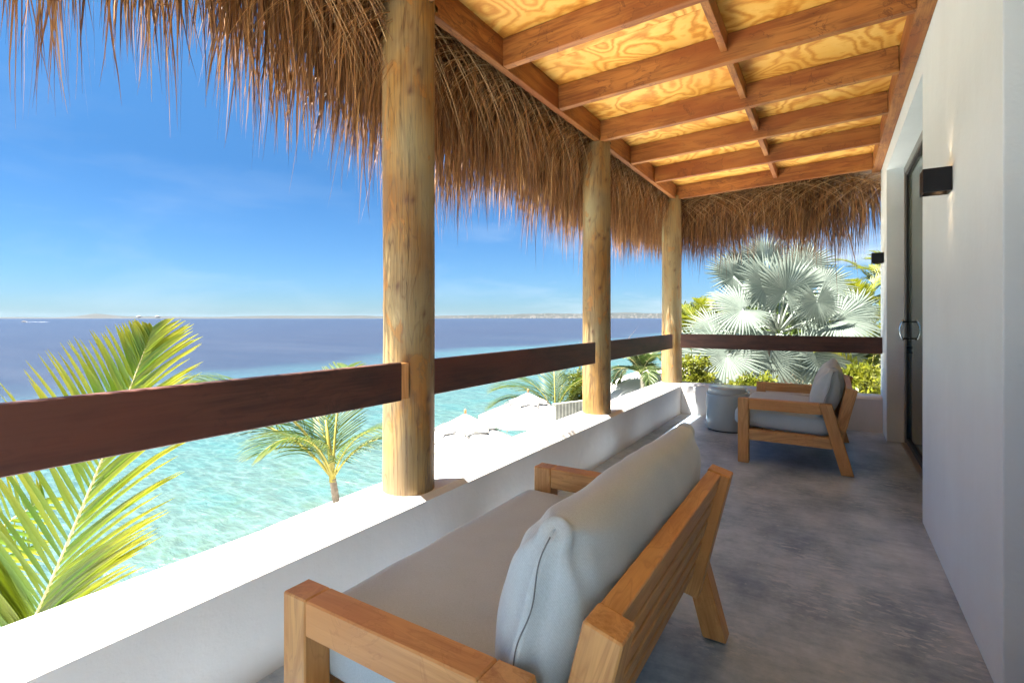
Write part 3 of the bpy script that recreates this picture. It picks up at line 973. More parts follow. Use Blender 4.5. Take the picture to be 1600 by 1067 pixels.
def fringe(along0, along1, n_clump, seed, end=False, sparse=None):
    """clumped hanging leaflets. along = distance along the eave, out = distance outside the beam"""
    g = np.random.default_rng(seed)
    ca = g.uniform(along0, along1, n_clump)
    if sparse is not None:
        keep = g.random(n_clump) < sparse(ca); ca = ca[keep]; n_clump = len(ca)
    co = g.random(n_clump) ** .8 * .46 + .07
    m = 11
    a = np.repeat(ca, m) + g.normal(size=n_clump * m) * .045
    o = np.clip(np.repeat(co, m) + g.normal(size=n_clump * m) * .03, .0, .6)
    N = len(a)
    z = 3.10 - .36 * o + g.uniform(-.05, .02, N)
    L = (.62 + .26 * smooth1(a, seed, 1.6) + .20 * smooth1(a, seed + 1, 7.) - .10 * o)
    L = L * np.repeat(g.uniform(.72, 1.08, n_clump), m) * g.uniform(.72, 1.06, N)
    L = L * np.where(a < 1.6, 1.12, 1.) if not end else L
    stray = g.random(N) < .045
    L = np.where(stray, L * g.uniform(1.08, 1.42, N), L)
    da = np.repeat(g.normal(size=n_clump) * .5, m) + g.normal(size=N) * .28
    do = np.repeat(g.uniform(.05, .5, n_clump), m) + g.normal(size=N) * .12
    dz = -np.repeat(g.uniform(.2, 1., n_clump), m)
    droop = g.uniform(.35, .75, N)
    w = g.choice([.006, .010, .015, .022], N, p=[.28, .36, .26, .10]) * g.uniform(.8, 1.2, N)
    return a, o, z, L, da, do, dz, droop, w

def lattice(along0, along1, pitch, seed, sign, layers=3):
    """parallel leaf ribs that arch sideways under the eave, row behind row"""
    g = np.random.default_rng(seed)
    A, O, Z, L, DA = [], [], [], [], []
    for k in range(layers):
        a = np.arange(along0, along1, pitch) + g.normal(size=len(np.arange(along0, along1, pitch))) * pitch * .16 + k * pitch * .37
        n = len(a)
        A.append(a); O.append(np.full(n, .008 + .028 * k)); Z.append(3.0 - .02 * k + g.normal(size=n) * .012)
        L.append(.78 + .25 * smooth1(a, seed + k, 2.2) + g.normal(size=n) * .05)
        DA.append(sign * (1.0 + .25 * smooth1(a, seed + 9, .9) + g.normal(size=n) * .06))
    a = np.concatenate(A); n = len(a)
    return (a, np.concatenate(O), np.concatenate(Z), np.concatenate(L), np.concatenate(DA), g.uniform(.0, .10, n),
            -.05 + g.normal(size=n) * .05, np.full(n, .19) + g.normal(size=n) * .02, g.uniform(.0035, .0065, n))

def emit_side(t, seed):
    a, o, z, L, da, do, dz, dr, w = t
    root = np.stack([BX0 - .006 - o, a, z], 1); d = np.stack([-do, da, dz], 1)
    return strands(len(a), root, d, L, w, dr, seed=seed)
def emit_end(t, seed):
    a, o, z, L, da, do, dz, dr, w = t
    root = np.stack([a, 7.335 + o, z], 1); d = np.stack([da, do, dz], 1)
    return strands(len(a), root, d, L, w, dr, seed=seed)
parts = []
def sp_side(y): return np.clip(.20 + (y - .5) * .50, .20, 1.)
parts.append(emit_side(fringe(-.5, 7.9, 1000, 11, sparse=sp_side), 1))
parts.append(emit_side(lattice(.9, 8.3, .030, 12, -1, 3), 2))
parts.append(emit_side(lattice(.9, 7.4, .045, 15, .55, 2), 6))
def sp_end(x): return np.clip(1.0 - (x + .1) * 1.25, .22, 1.)
parts.append(emit_end(fringe(-2.35, .50, 350, 21, sparse=sp_end), 3))
parts.append(emit_end(lattice(-1.9, 1.2, .030, 22, -1, 3), 4))
parts.append(emit_end(lattice(-2.4, .2, .036, 25, .9, 2), 7))
Vs, Fs, LR, LT = [], [], [], []
off = 0
for v, f, lr, lt in parts:
    Vs.append(v); Fs.append(f + off); LR.append(lr); LT.append(lt); off += len(v)
np_mesh('thatch_fringe', np.concatenate(Vs), np.concatenate(Fs), M['thatch'], roof, kind='stuff',
        attrs={'lr': ('FLOAT', np.concatenate(LR)), 'lt': ('FLOAT', np.concatenate(LT))})

# ------------------------------------------------------------------ sofas
def rounded_box(name, L, mat, parent, r=.05, res=(14, 26, 6), crown=.012, xf=None, wr=.0, **tags):
    """L=(lx,ly,lz); centred; xf maps local->world"""
    bm = bmesh.new()
    hx, hy, hz = [l / 2 for l in L]
    nx, ny, nz = res
    def face(f, nu, nv):
        grid = [[bm.verts.new(f(-1 + 2 * i / nu, -1 + 2 * j / nv)) for j in range(nv + 1)] for i in range(nu + 1)]
        for i in range(nu):
            for j in range(nv): bm.faces.new((grid[i][j], grid[i + 1][j], grid[i + 1][j + 1], grid[i][j + 1]))
    for s in (-1, 1):
        face(lambda u, v: (u, v, s), nx, ny); face(lambda u, v: (u, s, v), nx, nz); face(lambda u, v: (s, u, v), ny, nz)
    bmesh.ops.remove_doubles(bm, verts=bm.verts, dist=1e-4)
    for v in bm.verts:
        a, b, c = v.co
        # ease the samples towards the edges
        a, b, c = [math.copysign(1 - (1 - abs(q)) ** 1.25, q) for q in (a, b, c)]
        p = Vector((a * hx, b * hy, c * hz))
        q = Vector((max(-hx + r, min(hx - r, p.x)), max(-hy + r, min(hy - r, p.y)), max(-hz + r, min(hz - r, p.z))))
        d = p - q
        if d.length > 1e-6: p = q + d.normalized() * r
        p.z += crown * c * (1 - a * a) * (1 - b ** 4)
        p.x += .010 * a * (1 - c * c) * (abs(a) > .8)
        p.y += .010 * b * (1 - c * c) * (abs(b) > .9)
        n = mnoise.noise(Vector((p.x * 5, p.y * 5, p.z * 5 + 2))) * .004 + wr * mnoise.noise(Vector((p.x * 14, p.y * 4, p.z * 9)))
        p += Vector((a, b, c)) * n
        v.co = xf(p)
    return bm_finish(bm, name, mat, parent, smooth=True, **tags)

def back_cushion(L, H, T, xf, parent):
    """knife edged pillow. local: x thickness, y length, z height"""
    na, nb = 90, 44
    V = {}; bm = bmesh.new()
    def pt(a, b, s):
        A = abs(a)
        prof = max(0., 1 - abs(b) ** 2.6) ** .5
        prof *= (1 - .10 * max(0, b))                     # fuller at the bottom
        endp = max(0., 1 - A ** 14) ** .5
        h = T / 2 * prof * (.22 + .78 * endp) * (1 if A < 1 else 1)
        h *= (1 - .10 * A ** 6)
        # gusset at the ends: keep some thickness, rounded by the cap below
        y = a * L / 2
        z = b * H / 2
        cx = max(0, A - .86) / .14; cb = max(0, b - .72) / .28
        z -= .020 * cx ** 2 * max(0, b) ** 3 - .022 * math.exp(-((A - .97) / .035) ** 2) * (b > .85) * max(0, b)
        y -= math.copysign(.020 * cb ** 2 * cx, a)
        z += .006 * math.sin(a * 7 + 1) * max(0, b)
        # gathered folds running from the top corners
        for e in (-1, 1):
            dx = (1 - a * e) * L / 2; dz = (1 - b) * H / 2
            rr = math.hypot(dx, dz) + 1e-4
            ang = math.atan2(dz, dx)
            h += .0035 * math.sin(ang * 11 + e) * math.exp(-((rr - .12) / .07) ** 2)
            h += .0022 * math.sin(ang * 17 + 2 * e) * math.exp(-((rr - .26) / .12) ** 2)
            h -= .018 * math.exp(-((rr - .065) / .024) ** 2) * math.exp(-((ang - .75) / .35) ** 2)
        h += .005 * mnoise.noise(Vector((y * 6 + s, z * 9, s * 3))) + .010 * mnoise.noise(Vector((y * 2 + s * 5, z * 2.4, s)))
        h += .0025 * math.sin(y * 38 + z * 26) * max(0, mnoise.noise(Vector((y * 2.2, z * 3, 4)))) * 2
        return Vector((s * max(h, .0), y, z)), h
    def g(i, j, s):
        edge = j in (0, nb)
        key = (i, j, 0 if edge else s)
        if key not in V:
            a = -1 + 2 * i / na; b = -math.cos(math.pi * j / nb)
            a = math.copysign(1 - (1 - abs(a)) ** 1.35, a)
            p, h = pt(a, b, s)
            if edge: p.x = 0
            V[key] = bm.verts.new(p)
        return V[key]
    for s in (-1, 1):
        for i in range(na):
            for j in range(nb):
                q = [g(i, j, s), g(i + 1, j, s), g(i + 1, j + 1, s), g(i, j + 1, s)]
                bm.faces.new(q)
    # rounded end caps
    for i, e in ((0, -1), (na, 1)):
        K = 5
        for j in range(nb):
            def ring(jj):
                p1, p2 = g(i, jj, -1).co, g(i, jj, 1).co
                out = [g(i, jj, -1)]
                for k in range(1, K):
                    key = ('c', i, jj, k)
                    if jj in (0, nb): out.append(g(i, jj, 1)); continue
                    if key not in V:
                        t = k / K
                        q = p1.lerp(p2, t)
                        q.y += e * .030 * math.sin(math.pi * t) ** .7 * (1 - abs(-math.cos(math.pi * jj / nb)) ** 3)
                        if abs(t - .5) < .11: q.y -= e * .006
                        V[key] = bm.verts.new(q)
                    out.append(V[key])
                out.append(g(i, jj, 1))
                return out
            r0, r1 = ring(j), ring(j + 1)
            for k in range(K):
                f = list(dict.fromkeys([r0[k], r0[k + 1], r1[k + 1], r1[k]]))
                if len(f) >= 3:
                    try: bm.faces.new(f)
                    except ValueError: pass
    for v in bm.verts: v.co = xf(v.co)
    o = bm_finish(bm, 'back_cushion', M['fabric'], parent, smooth=True)
    # seam down both ends
    for e in (-1, 1):
        pts = []
        for k in range(26):
            t = -0.93 + 1.86 * k / 25
            bb = t
            pts.append(xf(Vector((.004 + .006 * math.sin(k * .5), e * (L / 2 + .0235 * (1 - abs(bb) ** 3) + .001), bb * H / 2))))
        tube('seam', pts, .0016, M['seam'], o, seg=5)
    return o

def make_sofa(fx, y0, label):
    """fx = X of the front face, y0 = near side; depth goes to +X; sofa faces -X"""
    LEN = 1.425
    s = empty('sofa', (fx + .43, y0 + LEN / 2, 0), label, 'sofa', 'teak outdoor sofas with pale grey cushions')
    X = lambda u: fx + u
    T = M['teak']
    y1 = y0 + LEN
    AT = .080
    zt = .578
    for (ya, yb) in ((y0, y0 + AT), (y1 - AT, y1)):
        prism_xz('leg', [(X(0), .004), (X(.09), .004), (X(.09), zt), (X(0), zt)], ya, yb, T, s, (0, 0, 1), .004)
        # rear leg, raking back towards the floor
        prism_xz('leg', [(X(.786), .004), (X(.876), .004), (X(.722), zt), (X(.630), zt)], ya, yb, T, s, (-.155, 0, .578), .004)
        prism_xz('armrest', [(X(.0915), zt - .092), (X(.6525), zt - .092), (X(.6285), zt), (X(.0915), zt)], ya, yb, T, s, (1, 0, 0), .004)
        prism_xz('side_rail', [(X(.0915), .212), (X(.7275), .208), (X(.7025), .300), (X(.0915), .306)], ya + .006, yb - .006, T, s, (1, 0, 0), .003)
    # front and back rails under the seat
    box('front_rail', (X(.025), y0 + AT + .001, .215), (X(.07), y1 - AT - .001, .305), T, s, bevel=.003, grain=(0, 1, 0))
    box('rear_rail', (X(.66), y0 + AT + .001, .225), (X(.705), y1 - AT - .001, .29), T, s, bevel=.003, grain=(0, 1, 0))
    for k in range(6):
        u = .10 + .092 * k
        box('seat_slat', (X(u), y0 + AT + .002, .275 - .003 * k), (X(u + .07), y1 - AT - .002, .297 - .003 * k), T, s, bevel=.002, grain=(0, 1, 0))
    # back frame leaning back .25 per metre
    sl = .25
    def bx(z): return .822 + (z - .71) * sl      # front edge of the back posts
    for (ya, yb) in ((y0 + AT + .003, y0 + AT + .085), (y1 - AT - .085, y1 - AT - .003)):
        prism_xz('back_post', [(X(bx(.215)), .215), (X(bx(.215) + .086), .195), (X(bx(.695) + .086), .694), (X(bx(.716)), .716)],
                 ya, yb, T, s, (sl, 0, 1), .004)
    ya, yb = y0 + AT + .087, y1 - AT - .087
    u_ = Vector((sl, 0, 1)).normalized(); n_ = Vector((1, 0, -sl)).normalized()
    def slat(name, z, h, th, offs):
        p = Vector((X(bx(z)), 0, z)) + n_ * offs
        q = [p, p + n_ * th, p + n_ * th + u_ * h, p + u_ * h]
        prism_xz(name, [(v.x, v.z) for v in q], ya, yb, T, s, (0, 1, 0), .003)
    slat('top_rail', .632, .082, .050, .002)
    for k in range(4): slat('back_slat', .632 - .084 * (k + 1), .060, .030, .020)
    # cushions
    ys, ye = y0 + AT + .008, y1 - AT - .008
    c = Vector((X(.335), (ys + ye) / 2, .385)); tilt = Matrix.Rotation(R(2.6), 3, 'Y')
    rounded_box('seat_cushion', (.735, ye - ys, .165), M['fabric'], s, r=.045, res=(20, 34, 8), crown=.016,
                xf=lambda p: c + tilt @ p, wr=.0015)
    sc = [o for o in s.children if o.name.startswith('seat_cushion')][-1]
    for zz in (.058, -.058):
        pts = []
        hx_, hy_, rr = .3665, (ye - ys) / 2 - .001, .05
        for (cx, cy, a0) in ((hx_ - rr, hy_ - rr, 0), (-hx_ + rr, hy_ - rr, 90), (-hx_ + rr, -hy_ + rr, 180), (hx_ - rr, -hy_ + rr, 270)):
            for q in range(5):
                a = R(a0 + 22.5 * q)
                pts.append(c + tilt @ Vector((cx + (rr - .002) * math.cos(a), cy + (rr - .002) * math.sin(a), zz)))
        pts.append(pts[0])
        tube('piping', pts, .0035, M['fabric'], sc, seg=6)
    cb = Vector((X(.683), (ys + ye) / 2,   .652)); lean = Matrix.Rotation(math.atan(.27), 3, 'Y')
    back_cushion(ye - ys - .05, .44, .235, lambda p: cb + lean @ p, s)
    return s
S1 = make_sofa(-1.232, .828, 'teak sofa nearest the camera seen from behind, its slatted back and armrest close up')
def copy_tree(o, parent=None):
    c = o.copy(); col.objects.link(c); c.parent = parent
    for ch in list(o.children): copy_tree(ch, c)
    return c
S2 = copy_tree(S1)
S2.location = (-.722 + .43, 5.0 + 1.425 / 2, 0)
S2['label'] = 'teak sofa farther away beside the round stool, seen side on with its raked leg'

# ------------------------------------------------------------------ ceramic stool
def lathe(name, prof, c, mat, parent, seg=64, slant=None, **tags):
    bm = bmesh.new(); rows = []
    for (r, z) in prof:
        row = []
        for k in range(seg):
            a = 2 * math.pi * k / seg
            dz = slant(a, z) if slant else 0
            row.append(bm.verts.new((c[0] + r * math.cos(a), c[1] + r * math.sin(a), c[2] + z + dz)))
        rows.append(row)
    for i in range(len(rows) - 1):
        for k in range(seg): bm.faces.new((rows[i][k], rows[i][(k + 1) % seg], rows[i + 1][(k + 1) % seg], rows[i + 1][k]))
    bm.faces.new(rows[-1]); bm.faces.new(list(reversed(rows[0])))
    return bm_finish(bm, name, mat, parent, smooth=True, **tags)
sx, sy = far_pt(1137, 5.98).x, far_pt(1137, 5.98).y
stool = empty('ceramic_stool', (sx, sy, 0), 'round grey glazed drum stool with a slanting wrapped rim in the far corner', 'stool')
lathe('foot', [(.215, .001), (.222, .014)], (sx, sy, 0), M['gasket'], stool)  # recessed foot, blackened to paint the shaded gap under the drum
aR = math.atan2(RT.y, RT.x)
def slant(a, z): return (.022 * math.cos(a - aR - .35)) * max(0, (z - .1) / .34) ** 2
lathe('outer_shell', [(.224, .014), (.232, .018), (.236, .03), (.236, .40), (.2345, .432), (.230, .440), (.224, .441), (.214, .436)],
      (sx, sy, 0), M['ceramic'], stool, slant=slant)
lathe('inner_drum', [(.211, .30), (.211, .470), (.208, .486), (.198, .496), (.180, .500), (.05, .5015)], (sx, sy, 0), M['ceramic'], stool)

# ------------------------------------------------------------------ parasols
def umbrella(c, Rr, Hh, rot, ground, vent_r, label):
    """c = apex"""
    c = Vector(c)
    t = empty('parasol', (c.x, c.y, ground), label, 'parasol', 'white canvas parasols below the balcony')
    def rad(k, r, dz, n=8): 
        a = rot + 2 * math.pi * k / n
        return Vector((c.x + r * math.cos(a), c.y + r * math.sin(a), c.z + dz))
    def canopy(name, r0, r1, z_of, sag, top, rows=10, sub_=8, scal=0.):
        V, F = [], []
        n = 8 * sub_
        for j in range(rows + 1):
            r = r0 + (r1 - r0) * j / rows
            for k in range(n):
                s = (k % sub_) / sub_
                a = rot + 2 * math.pi * (k / n)
                half = math.pi / 8
                da = (s * 2 - 1) * half
                chord = math.cos(half) / math.cos(da)
                w = 1 - abs(s * 2 - 1) ** 2
                rr = r * chord
                dz = z_of(r) - sag * w * (r / r1) * math.sin(math.pi * min(1, .15 + .85 * j / rows))
                if j == rows: rr *= 1 - scal * w
                V.append((c.x + rr * math.cos(a), c.y + rr * math.sin(a), c.z + dz))
        for j in range(rows):
            for k in range(n):
                k2 = (k + 1) % n
                F.append((j * n + k, j * n + k2, (j + 1) * n + k2, (j + 1) * n + k))
        return np_mesh(name, V, F, M['canvas'], t, smooth=False)
    zc = lambda r: -.06 - Hh * (r / Rr) ** .93
    cn = canopy('canopy', .10, Rr, zc, .035, 0, scal=.02)
    zv = lambda r: -.0 - (Hh) * (r / Rr) ** .93 + .012
    vt = canopy('vent_cap', .03, vent_r, zv, .0, 0, rows=6, scal=.16)
    # cord along the scalloped edge and down to the ties
    pts = []
    for k in range(65):
        s = (k % 8) / 8; w = 1 - abs(s * 2 - 1) ** 2
        a = rot + 2 * math.pi * k / 64; da = (s * 2 - 1) * math.pi / 8
        rr = vent_r * math.cos(math.pi / 8) / math.cos(da) * (1 - .16 * w)
        pts.append((c.x + rr * math.cos(a), c.y + rr * math.sin(a), c.z + zv(rr) + .012))
    tube('edge_cord', pts, .011, M['cord'], t, seg=5)
    for k in range(8):
        p = rad(k, vent_r, zv(vent_r) + .01)
        q = rad(k, vent_r * 1.14, zv(vent_r * 1.14) - .02); q2 = rad(k + .12, vent_r * 1.17, zv(vent_r * 1.17) - .02)
        tube('tie', [p, q], .009, M['cord'], t, seg=4); tube('tie', [p, q2], .009, M['cord'], t, seg=4)
        a, b = rad(k, .05, -.14), rad(k, Rr * .985, zc(Rr) - .05)
        tube('seam', [rad(k, .1, zc(.1) + .012), rad(k, Rr * .5, zc(Rr * .5) + .012), rad(k, Rr * .99, zc(Rr * .99) + .012)], .009, M['cord'], t, seg=4)  # added grey lines standing in for the shading between canopy panels
        tube('rib', [a, b], .012, M['polewood'], t, seg=5)
    tube('pole', [(c.x, c.y, ground), (c.x, c.y, c.z)], .028, M['polewood'], t, seg=10)
    tube('finial', [(c.x, c.y, c.z - .02), (c.x, c.y, c.z + .10), (c.x, c.y, c.z + .135)], [.032, .036, .018], M['polewood'], t, seg=12)
    return t
def at_px(px, py_, D):
    p = far_pt(px, D); return Vector((p.x, p.y, CAM_H - (py_ - 496.5) / 800 * D))
yaw = math.atan2(-FW.y, -FW.x)           # direction from a far thing back towards the camera
umbrella(at_px(727, 646, 14.5), 2.15, 1.0, yaw + .13, GZ, .88, 'white parasol nearer the balcony with a wooden finial and scalloped top')
umbrella(at_px(825, 613, 18.7), 2.0, .92, yaw - R(22.5), GZ, .78, 'white parasol farther away, left of the middle log post')

# ------------------------------------------------------------------ plants
def frond_arrays(L, nl, leaf_len, leaf_w, droop, seed, steps=6, fold=.35, hang=.5, ang0=55, ang1=28, curl=0., bare=.16, hangpow=1.):
    """pinnate frond in local space: starts at the origin, runs along +x, up is +z; returns rachis points and leaflet arrays"""
    g = random.Random(seed)
    n = 22
    pts = []
    p = Vector((0, 0, 0)); ang = 0.
    for i in range(n):
        pts.append(p.copy())
        a = -droop * (i / (n - 1)) ** 1.4
        p = p + Vector((math.cos(a), curl * i / n * .2, math.sin(a))) * (L / (n - 1))
    leaflets = []
    for s in (-1, 1):
        for k in range(nl):
            t = bare + (1 - bare) * (k + g.uniform(-.2, .2)) / (nl - 1)
            t = min(.999, max(bare, t))
            x = t * (n - 1); i = min(n - 2, int(x)); base = pts[i].lerp(pts[i + 1], x - i)
            d = (pts[i + 1] - pts[i]).normalized()
            side = Vector((-d.y, d.x, 0)).normalized() * s
            up = d.cross(side) * s
            tt = (t - bare) / (1 - bare)
            ll = leaf_len * (math.sin(math.pi * min(1, .16 + .80 * tt)) ** .6) * g.uniform(.88, 1.06)
            an = R(ang0 + (ang1 - ang0) * tt) + g.uniform(-.05, .05)
            dirv = (d * math.cos(an) + side * math.sin(an) + up * (.18 + g.uniform(-.08, .08))).normalized()
            q = base.copy(); row = []
            dd = dirv.copy()
            for m_ in range(steps):
                u = m_ / (steps - 1)
                row.append((q.copy(), dd.copy(), u))
                dd = (dd + Vector((0, 0, -1)) * hang * (u + .15) ** hangpow / steps * 2.2).normalized()
                q = q + dd * ll / (steps - 1)
            leaflets.append((row, leaf_w * g.uniform(.85, 1.1), up, g.random(), side))
    return pts, leaflets

def leaflet_mesh(rows):
    """V folded ribbons from leaflet rows"""
    V, F, LR, LT = [], [], [], []
    for row, w, up, rnd, side in rows:
        b = len(V); n = len(row)
        for (q, dd, u) in row:
            s = dd.cross(up)
            if s.length < 1e-3: s = side
            s = s.normalized(); nrm = s.cross(dd).normalized()
            ww = w * (min(1, u * 8 + .45)) * (1 - u ** 2.6) ** .8 * .5 + w * .02
            V += [q - s * ww + nrm * ww * .35, q, q + s * ww + nrm * ww * .35]
            LR += [rnd] * 3; LT += [u] * 3
        for i in range(n - 1):
            for k in (0, 1):
                F.append((b + i * 3 + k, b + i * 3 + k + 1, b + i * 3 + k + 4, b + i * 3 + k + 3))
    return V, F, LR, LT

def build_mesh(name, V, F, LR, LT, mat):
    o = np_mesh(name, [tuple(v) for v in V], F, mat, attrs={'lr': ('FLOAT', LR), 'lt': ('FLOAT', LT)})
    me = o.data; bpy.data.objects.remove(o); return me

def tube_mesh(name, pts, rs, mat, seg=5):
    o = tube(name, pts, rs, mat, seg=seg); me = o.data; bpy.data.objects.remove(o); return me

def frond_variant(seed, leafmat, stemmat, **kw):
    pts, lf = frond_arrays(seed=seed, **kw)
    n = len(pts)
    return (build_mesh('leaflets', *leaflet_mesh(lf), leafmat),
            tube_mesh('rachis', pts, [kw['L'] * (.0085 * (1 - i / n) + .0018) for i in range(n)], stemmat))

def place_frond(parent, var, loc, az, el, scale=1., roll=0., name='frond'):
    """frond = rachis mesh, leaflets a sub-part"""
    fr = bpy.data.objects.new(name, var[1]); col.objects.link(fr); fr.parent = parent
    fr.location = Vector(loc) - wloc(parent)
    m = Matrix.Rotation(az, 3, 'Z') @ Matrix.Rotation(-el, 3, 'Y') @ Matrix.Rotation(roll, 3, 'X')
    fr.rotation_euler = m.to_euler(); fr.scale = (scale,) * 3
    lf = bpy.data.objects.new('leaflets', var[0]); col.objects.link(lf); lf.parent = fr
    lf['kind'] = 'stuff'
    return fr

def trunk(parent, base, top, r0, r1, mat=None, rings=True):
    base, top = Vector(base), Vector(top); n = 26
    pts, rs = [], []
    for i in range(n):
        t = i / (n - 1)
        pts.append(base.lerp(top, t) + Vector((.06 * math.sin(t * 2.5), .05 * math.sin(t * 2), 0)) * (1 - t) * 2)
        rs.append((r0 + (r1 - r0) * t) * (1 + (.06 if i % 2 else -.03) * rings))
    return tube('trunk', pts, rs, mat or M['trunk'], parent, seg=12, smooth=False)

coco_v = [frond_variant(30 + k, M['coco2'], M['petiole'], L=2.9, nl=52, leaf_len=1.15, leaf_w=.026, droop=1.35 + .25 * k, hang=1.5, bare=.16) for k in range(3)]

# --- the big frond close to the parapet, left: every leaflet a piece of its own
D0 = 3.35
big = empty('coconut_palm', at_px(20, 1330, D0) , 'coconut palm close to the parapet on the left, large yellow green fronds', 'palm')
def near_frond(name, path, nl, left, right, wid, seed, Dfun, label=None, both=1, tip_round=True):
    """path: list of image points the rachis runs through, at depth Dfun(t); left/right = (angle at base, at tip, length at base, mid, tip)"""
    g = random.Random(seed)
    def P(t):
        x = t * (len(path) - 1); i = min(len(path) - 2, int(x)); f = x - i
        p0 = Vector(path[max(0, i - 1)]); p1 = Vector(path[i]); p2 = Vector(path[i + 1]); p3 = Vector(path[min(len(path) - 1, i + 2)])
        q = .5 * ((2 * p1) + (-p0 + p2) * f + (2 * p0 - 5 * p1 + 4 * p2 - p3) * f * f + (-p0 + 3 * p1 - 3 * p2 + p3) * f ** 3)
        return at_px(q.x, q.y, Dfun(t))
    pts = [P(i / 29) for i in range(30)]
    fr = tube(name, pts, [.013 * (1 - i / 29) + .0035 for i in range(30)], M['rachis'], big, seg=8)
    if label: fr['label'] = label
    Z = Vector((0, 0, 1))
    for s, spec in ((-1, left), (1, right)):
        a0, a1, lens = spec
        for k in range(nl):
            t = min(.995, max(0.0, (k + g.uniform(-.15, .15)) / (nl - 1)))
            x = t * 29; i = min(28, int(x)); base = pts[i].lerp(pts[i + 1], x - i)
            an = R(a0 + (a1 - a0) * t + g.uniform(-2.5, 2.5))
            dirv = (RT * math.cos(an) + Z * math.sin(an))
            dirv = (dirv + FW * g.uniform(-.05, .12) * s * -1 + FW * -.10).normalized()
            ll = float(np.interp(t, [q[0] for q in lens], [q[1] for q in lens]))
            ll *= g.uniform(.93, 1.05)
            q = base.copy(); dd = dirv.copy(); row = []
            up = (-FW + Z * .3).normalized()
            for m_ in range(7):
                u = m_ / 6
                row.append((q.copy(), dd.copy(), u))
                dd = (dd + (-Z * .05 + RT * s * .025) * (u + .2)).normalized()
                q = q + dd * ll / 6
            rows = [(row, wid * g.uniform(.85, 1.1), up, g.random(), RT)]
            V_, F_, LR_, LT_ = leaflet_mesh(rows)
            np_mesh('leaflet', [tuple(v) for v in V_], F_, M['coco'], fr, attrs={'lr': ('FLOAT', LR_), 'lt': ('FLOAT', LT_)})
    return fr
near_frond('frond', [(-40, 1180), (30, 1010), (62, 950), (150, 742), (207, 598), (238, 516)], 84,
           (124, 106, [(0, .9), (.5, 1.08), (.78, .46), (1, .05)]), (42, 39, [(0, 1.15), (.45, 1.15), (.78, .64), (1, .16)]), .034, 5, lambda t: D0 + .25 * t)
near_frond('frond', [(-320, 1180), (-200, 1040), (-110, 930), (-40, 860), (20, 810), (70, 780)], 34,
           (120, 95, [(0, .8), (.5, .8), (1, .2)]), (-35, 10, [(0, .8), (.5, .8), (1, .2)]), .030, 6, lambda t: D0 + .9 + .3 * t)
near_frond('frond', [(-260, 1180), (-160, 1040), (-80, 940), (-10, 880), (60, 850)], 30,
           (110, 85, [(0, .8), (.5, .8), (1, .2)]), (-20, 20, [(0, .7), (.5, .7), (1, .2)]), .028, 8, lambda t: D0 + 1.3 + .3 * t)
trunk(big, at_px(20, 1330, D0 + .5) - Vector((0, 0, 2.0)), at_px(-30, 1230, D0), .16, .12)

# --- young coconut palm left of the nearest post
def palm_B():
    random.seed(21)
    c = at_px(520, 748, 10.0)
    t = empty('coconut_palm', (c.x, c.y, GZ), 'slender young coconut palm by the water, left of the nearest post', 'palm')
    trunk(t, (c.x + .1, c.y, GZ - .3), (c.x, c.y, c.z), .085, .062)
    specs = [(200, 66, 1.22), (176, 50, 1.16), (-8, 58, .80), (100, 76, 1.05), (262, 62, .85), (128, 66, 1.0), (330, 66, .7)]
    base_az = math.atan2(RT.y, RT.x)
    for k, (az, el, sc) in enumerate(specs):
        place_frond(t, coco_v[k % 3], c, base_az + R(az), R(el), sc, roll=random.uniform(-.3, .3))
    tube('leaf_sheath', [c - Vector((0, 0, .05)), c + Vector((0, 0, .5)) - RT * .05, c + Vector((0, 0, 1.15)) - RT * .14], [.07, .045, .02], M['petiole'], t)
palm_B()
def palm_C():
    c = at_px(868, 652, 21.5)
    t = empty('coconut_palm', (c.x, c.y, GZ), 'coconut palm rising behind the farther parasol, cut by the middle rail', 'palm')
    trunk(t, (c.x, c.y, GZ - .3), (c.x, c.y, c.z), .12, .08)
    base_az = math.atan2(RT.y, RT.x)
    for k, (az, el, sc) in enumerate([(185, 46, 1.05), (170, 22, 1.1), (95, 80, 1.25), (10, 62, 1.0), (-20, 76, 1.15), (150, 64, 1.05), (200, 60, 1.1), (60, 70, 1.1), (-60, 45, .9)]):
        place_frond(t, coco_v[(k + 1) % 3], c, base_az + R(az), R(el), sc, roll=random.uniform(-.3, .3))
palm_C()
fish_v = [frond_variant(60 + k, M['green'], M['rachis'], L=1.25, nl=26, leaf_len=.42, leaf_w=.042, droop=1.9, hang=.45, bare=.12, ang0=62) for k in range(2)]
def palm_D():
    c = at_px(1003, 584, 12.0)
    t = empty('feather_palm', (c.x, c.y, GZ), 'small green feather palm with a pale trunk between the two far posts', 'palm')
    trunk(t, (c.x, c.y, GZ), (c.x, c.y, c.z), .06, .04, simple('pale_bark', (.42, .38, .30), .8, 0, .2, 12))
    base_az = math.atan2(RT.y, RT.x)
    for k in range(15):
        az = base_az + k * 2.4 + random.uniform(-.2, .2); el = R(random.choice([70, 50, 35, 25, 60]))
        place_frond(t, fish_v[k % 2], c, az, el, random.uniform(.85, 1.1))
palm_D()

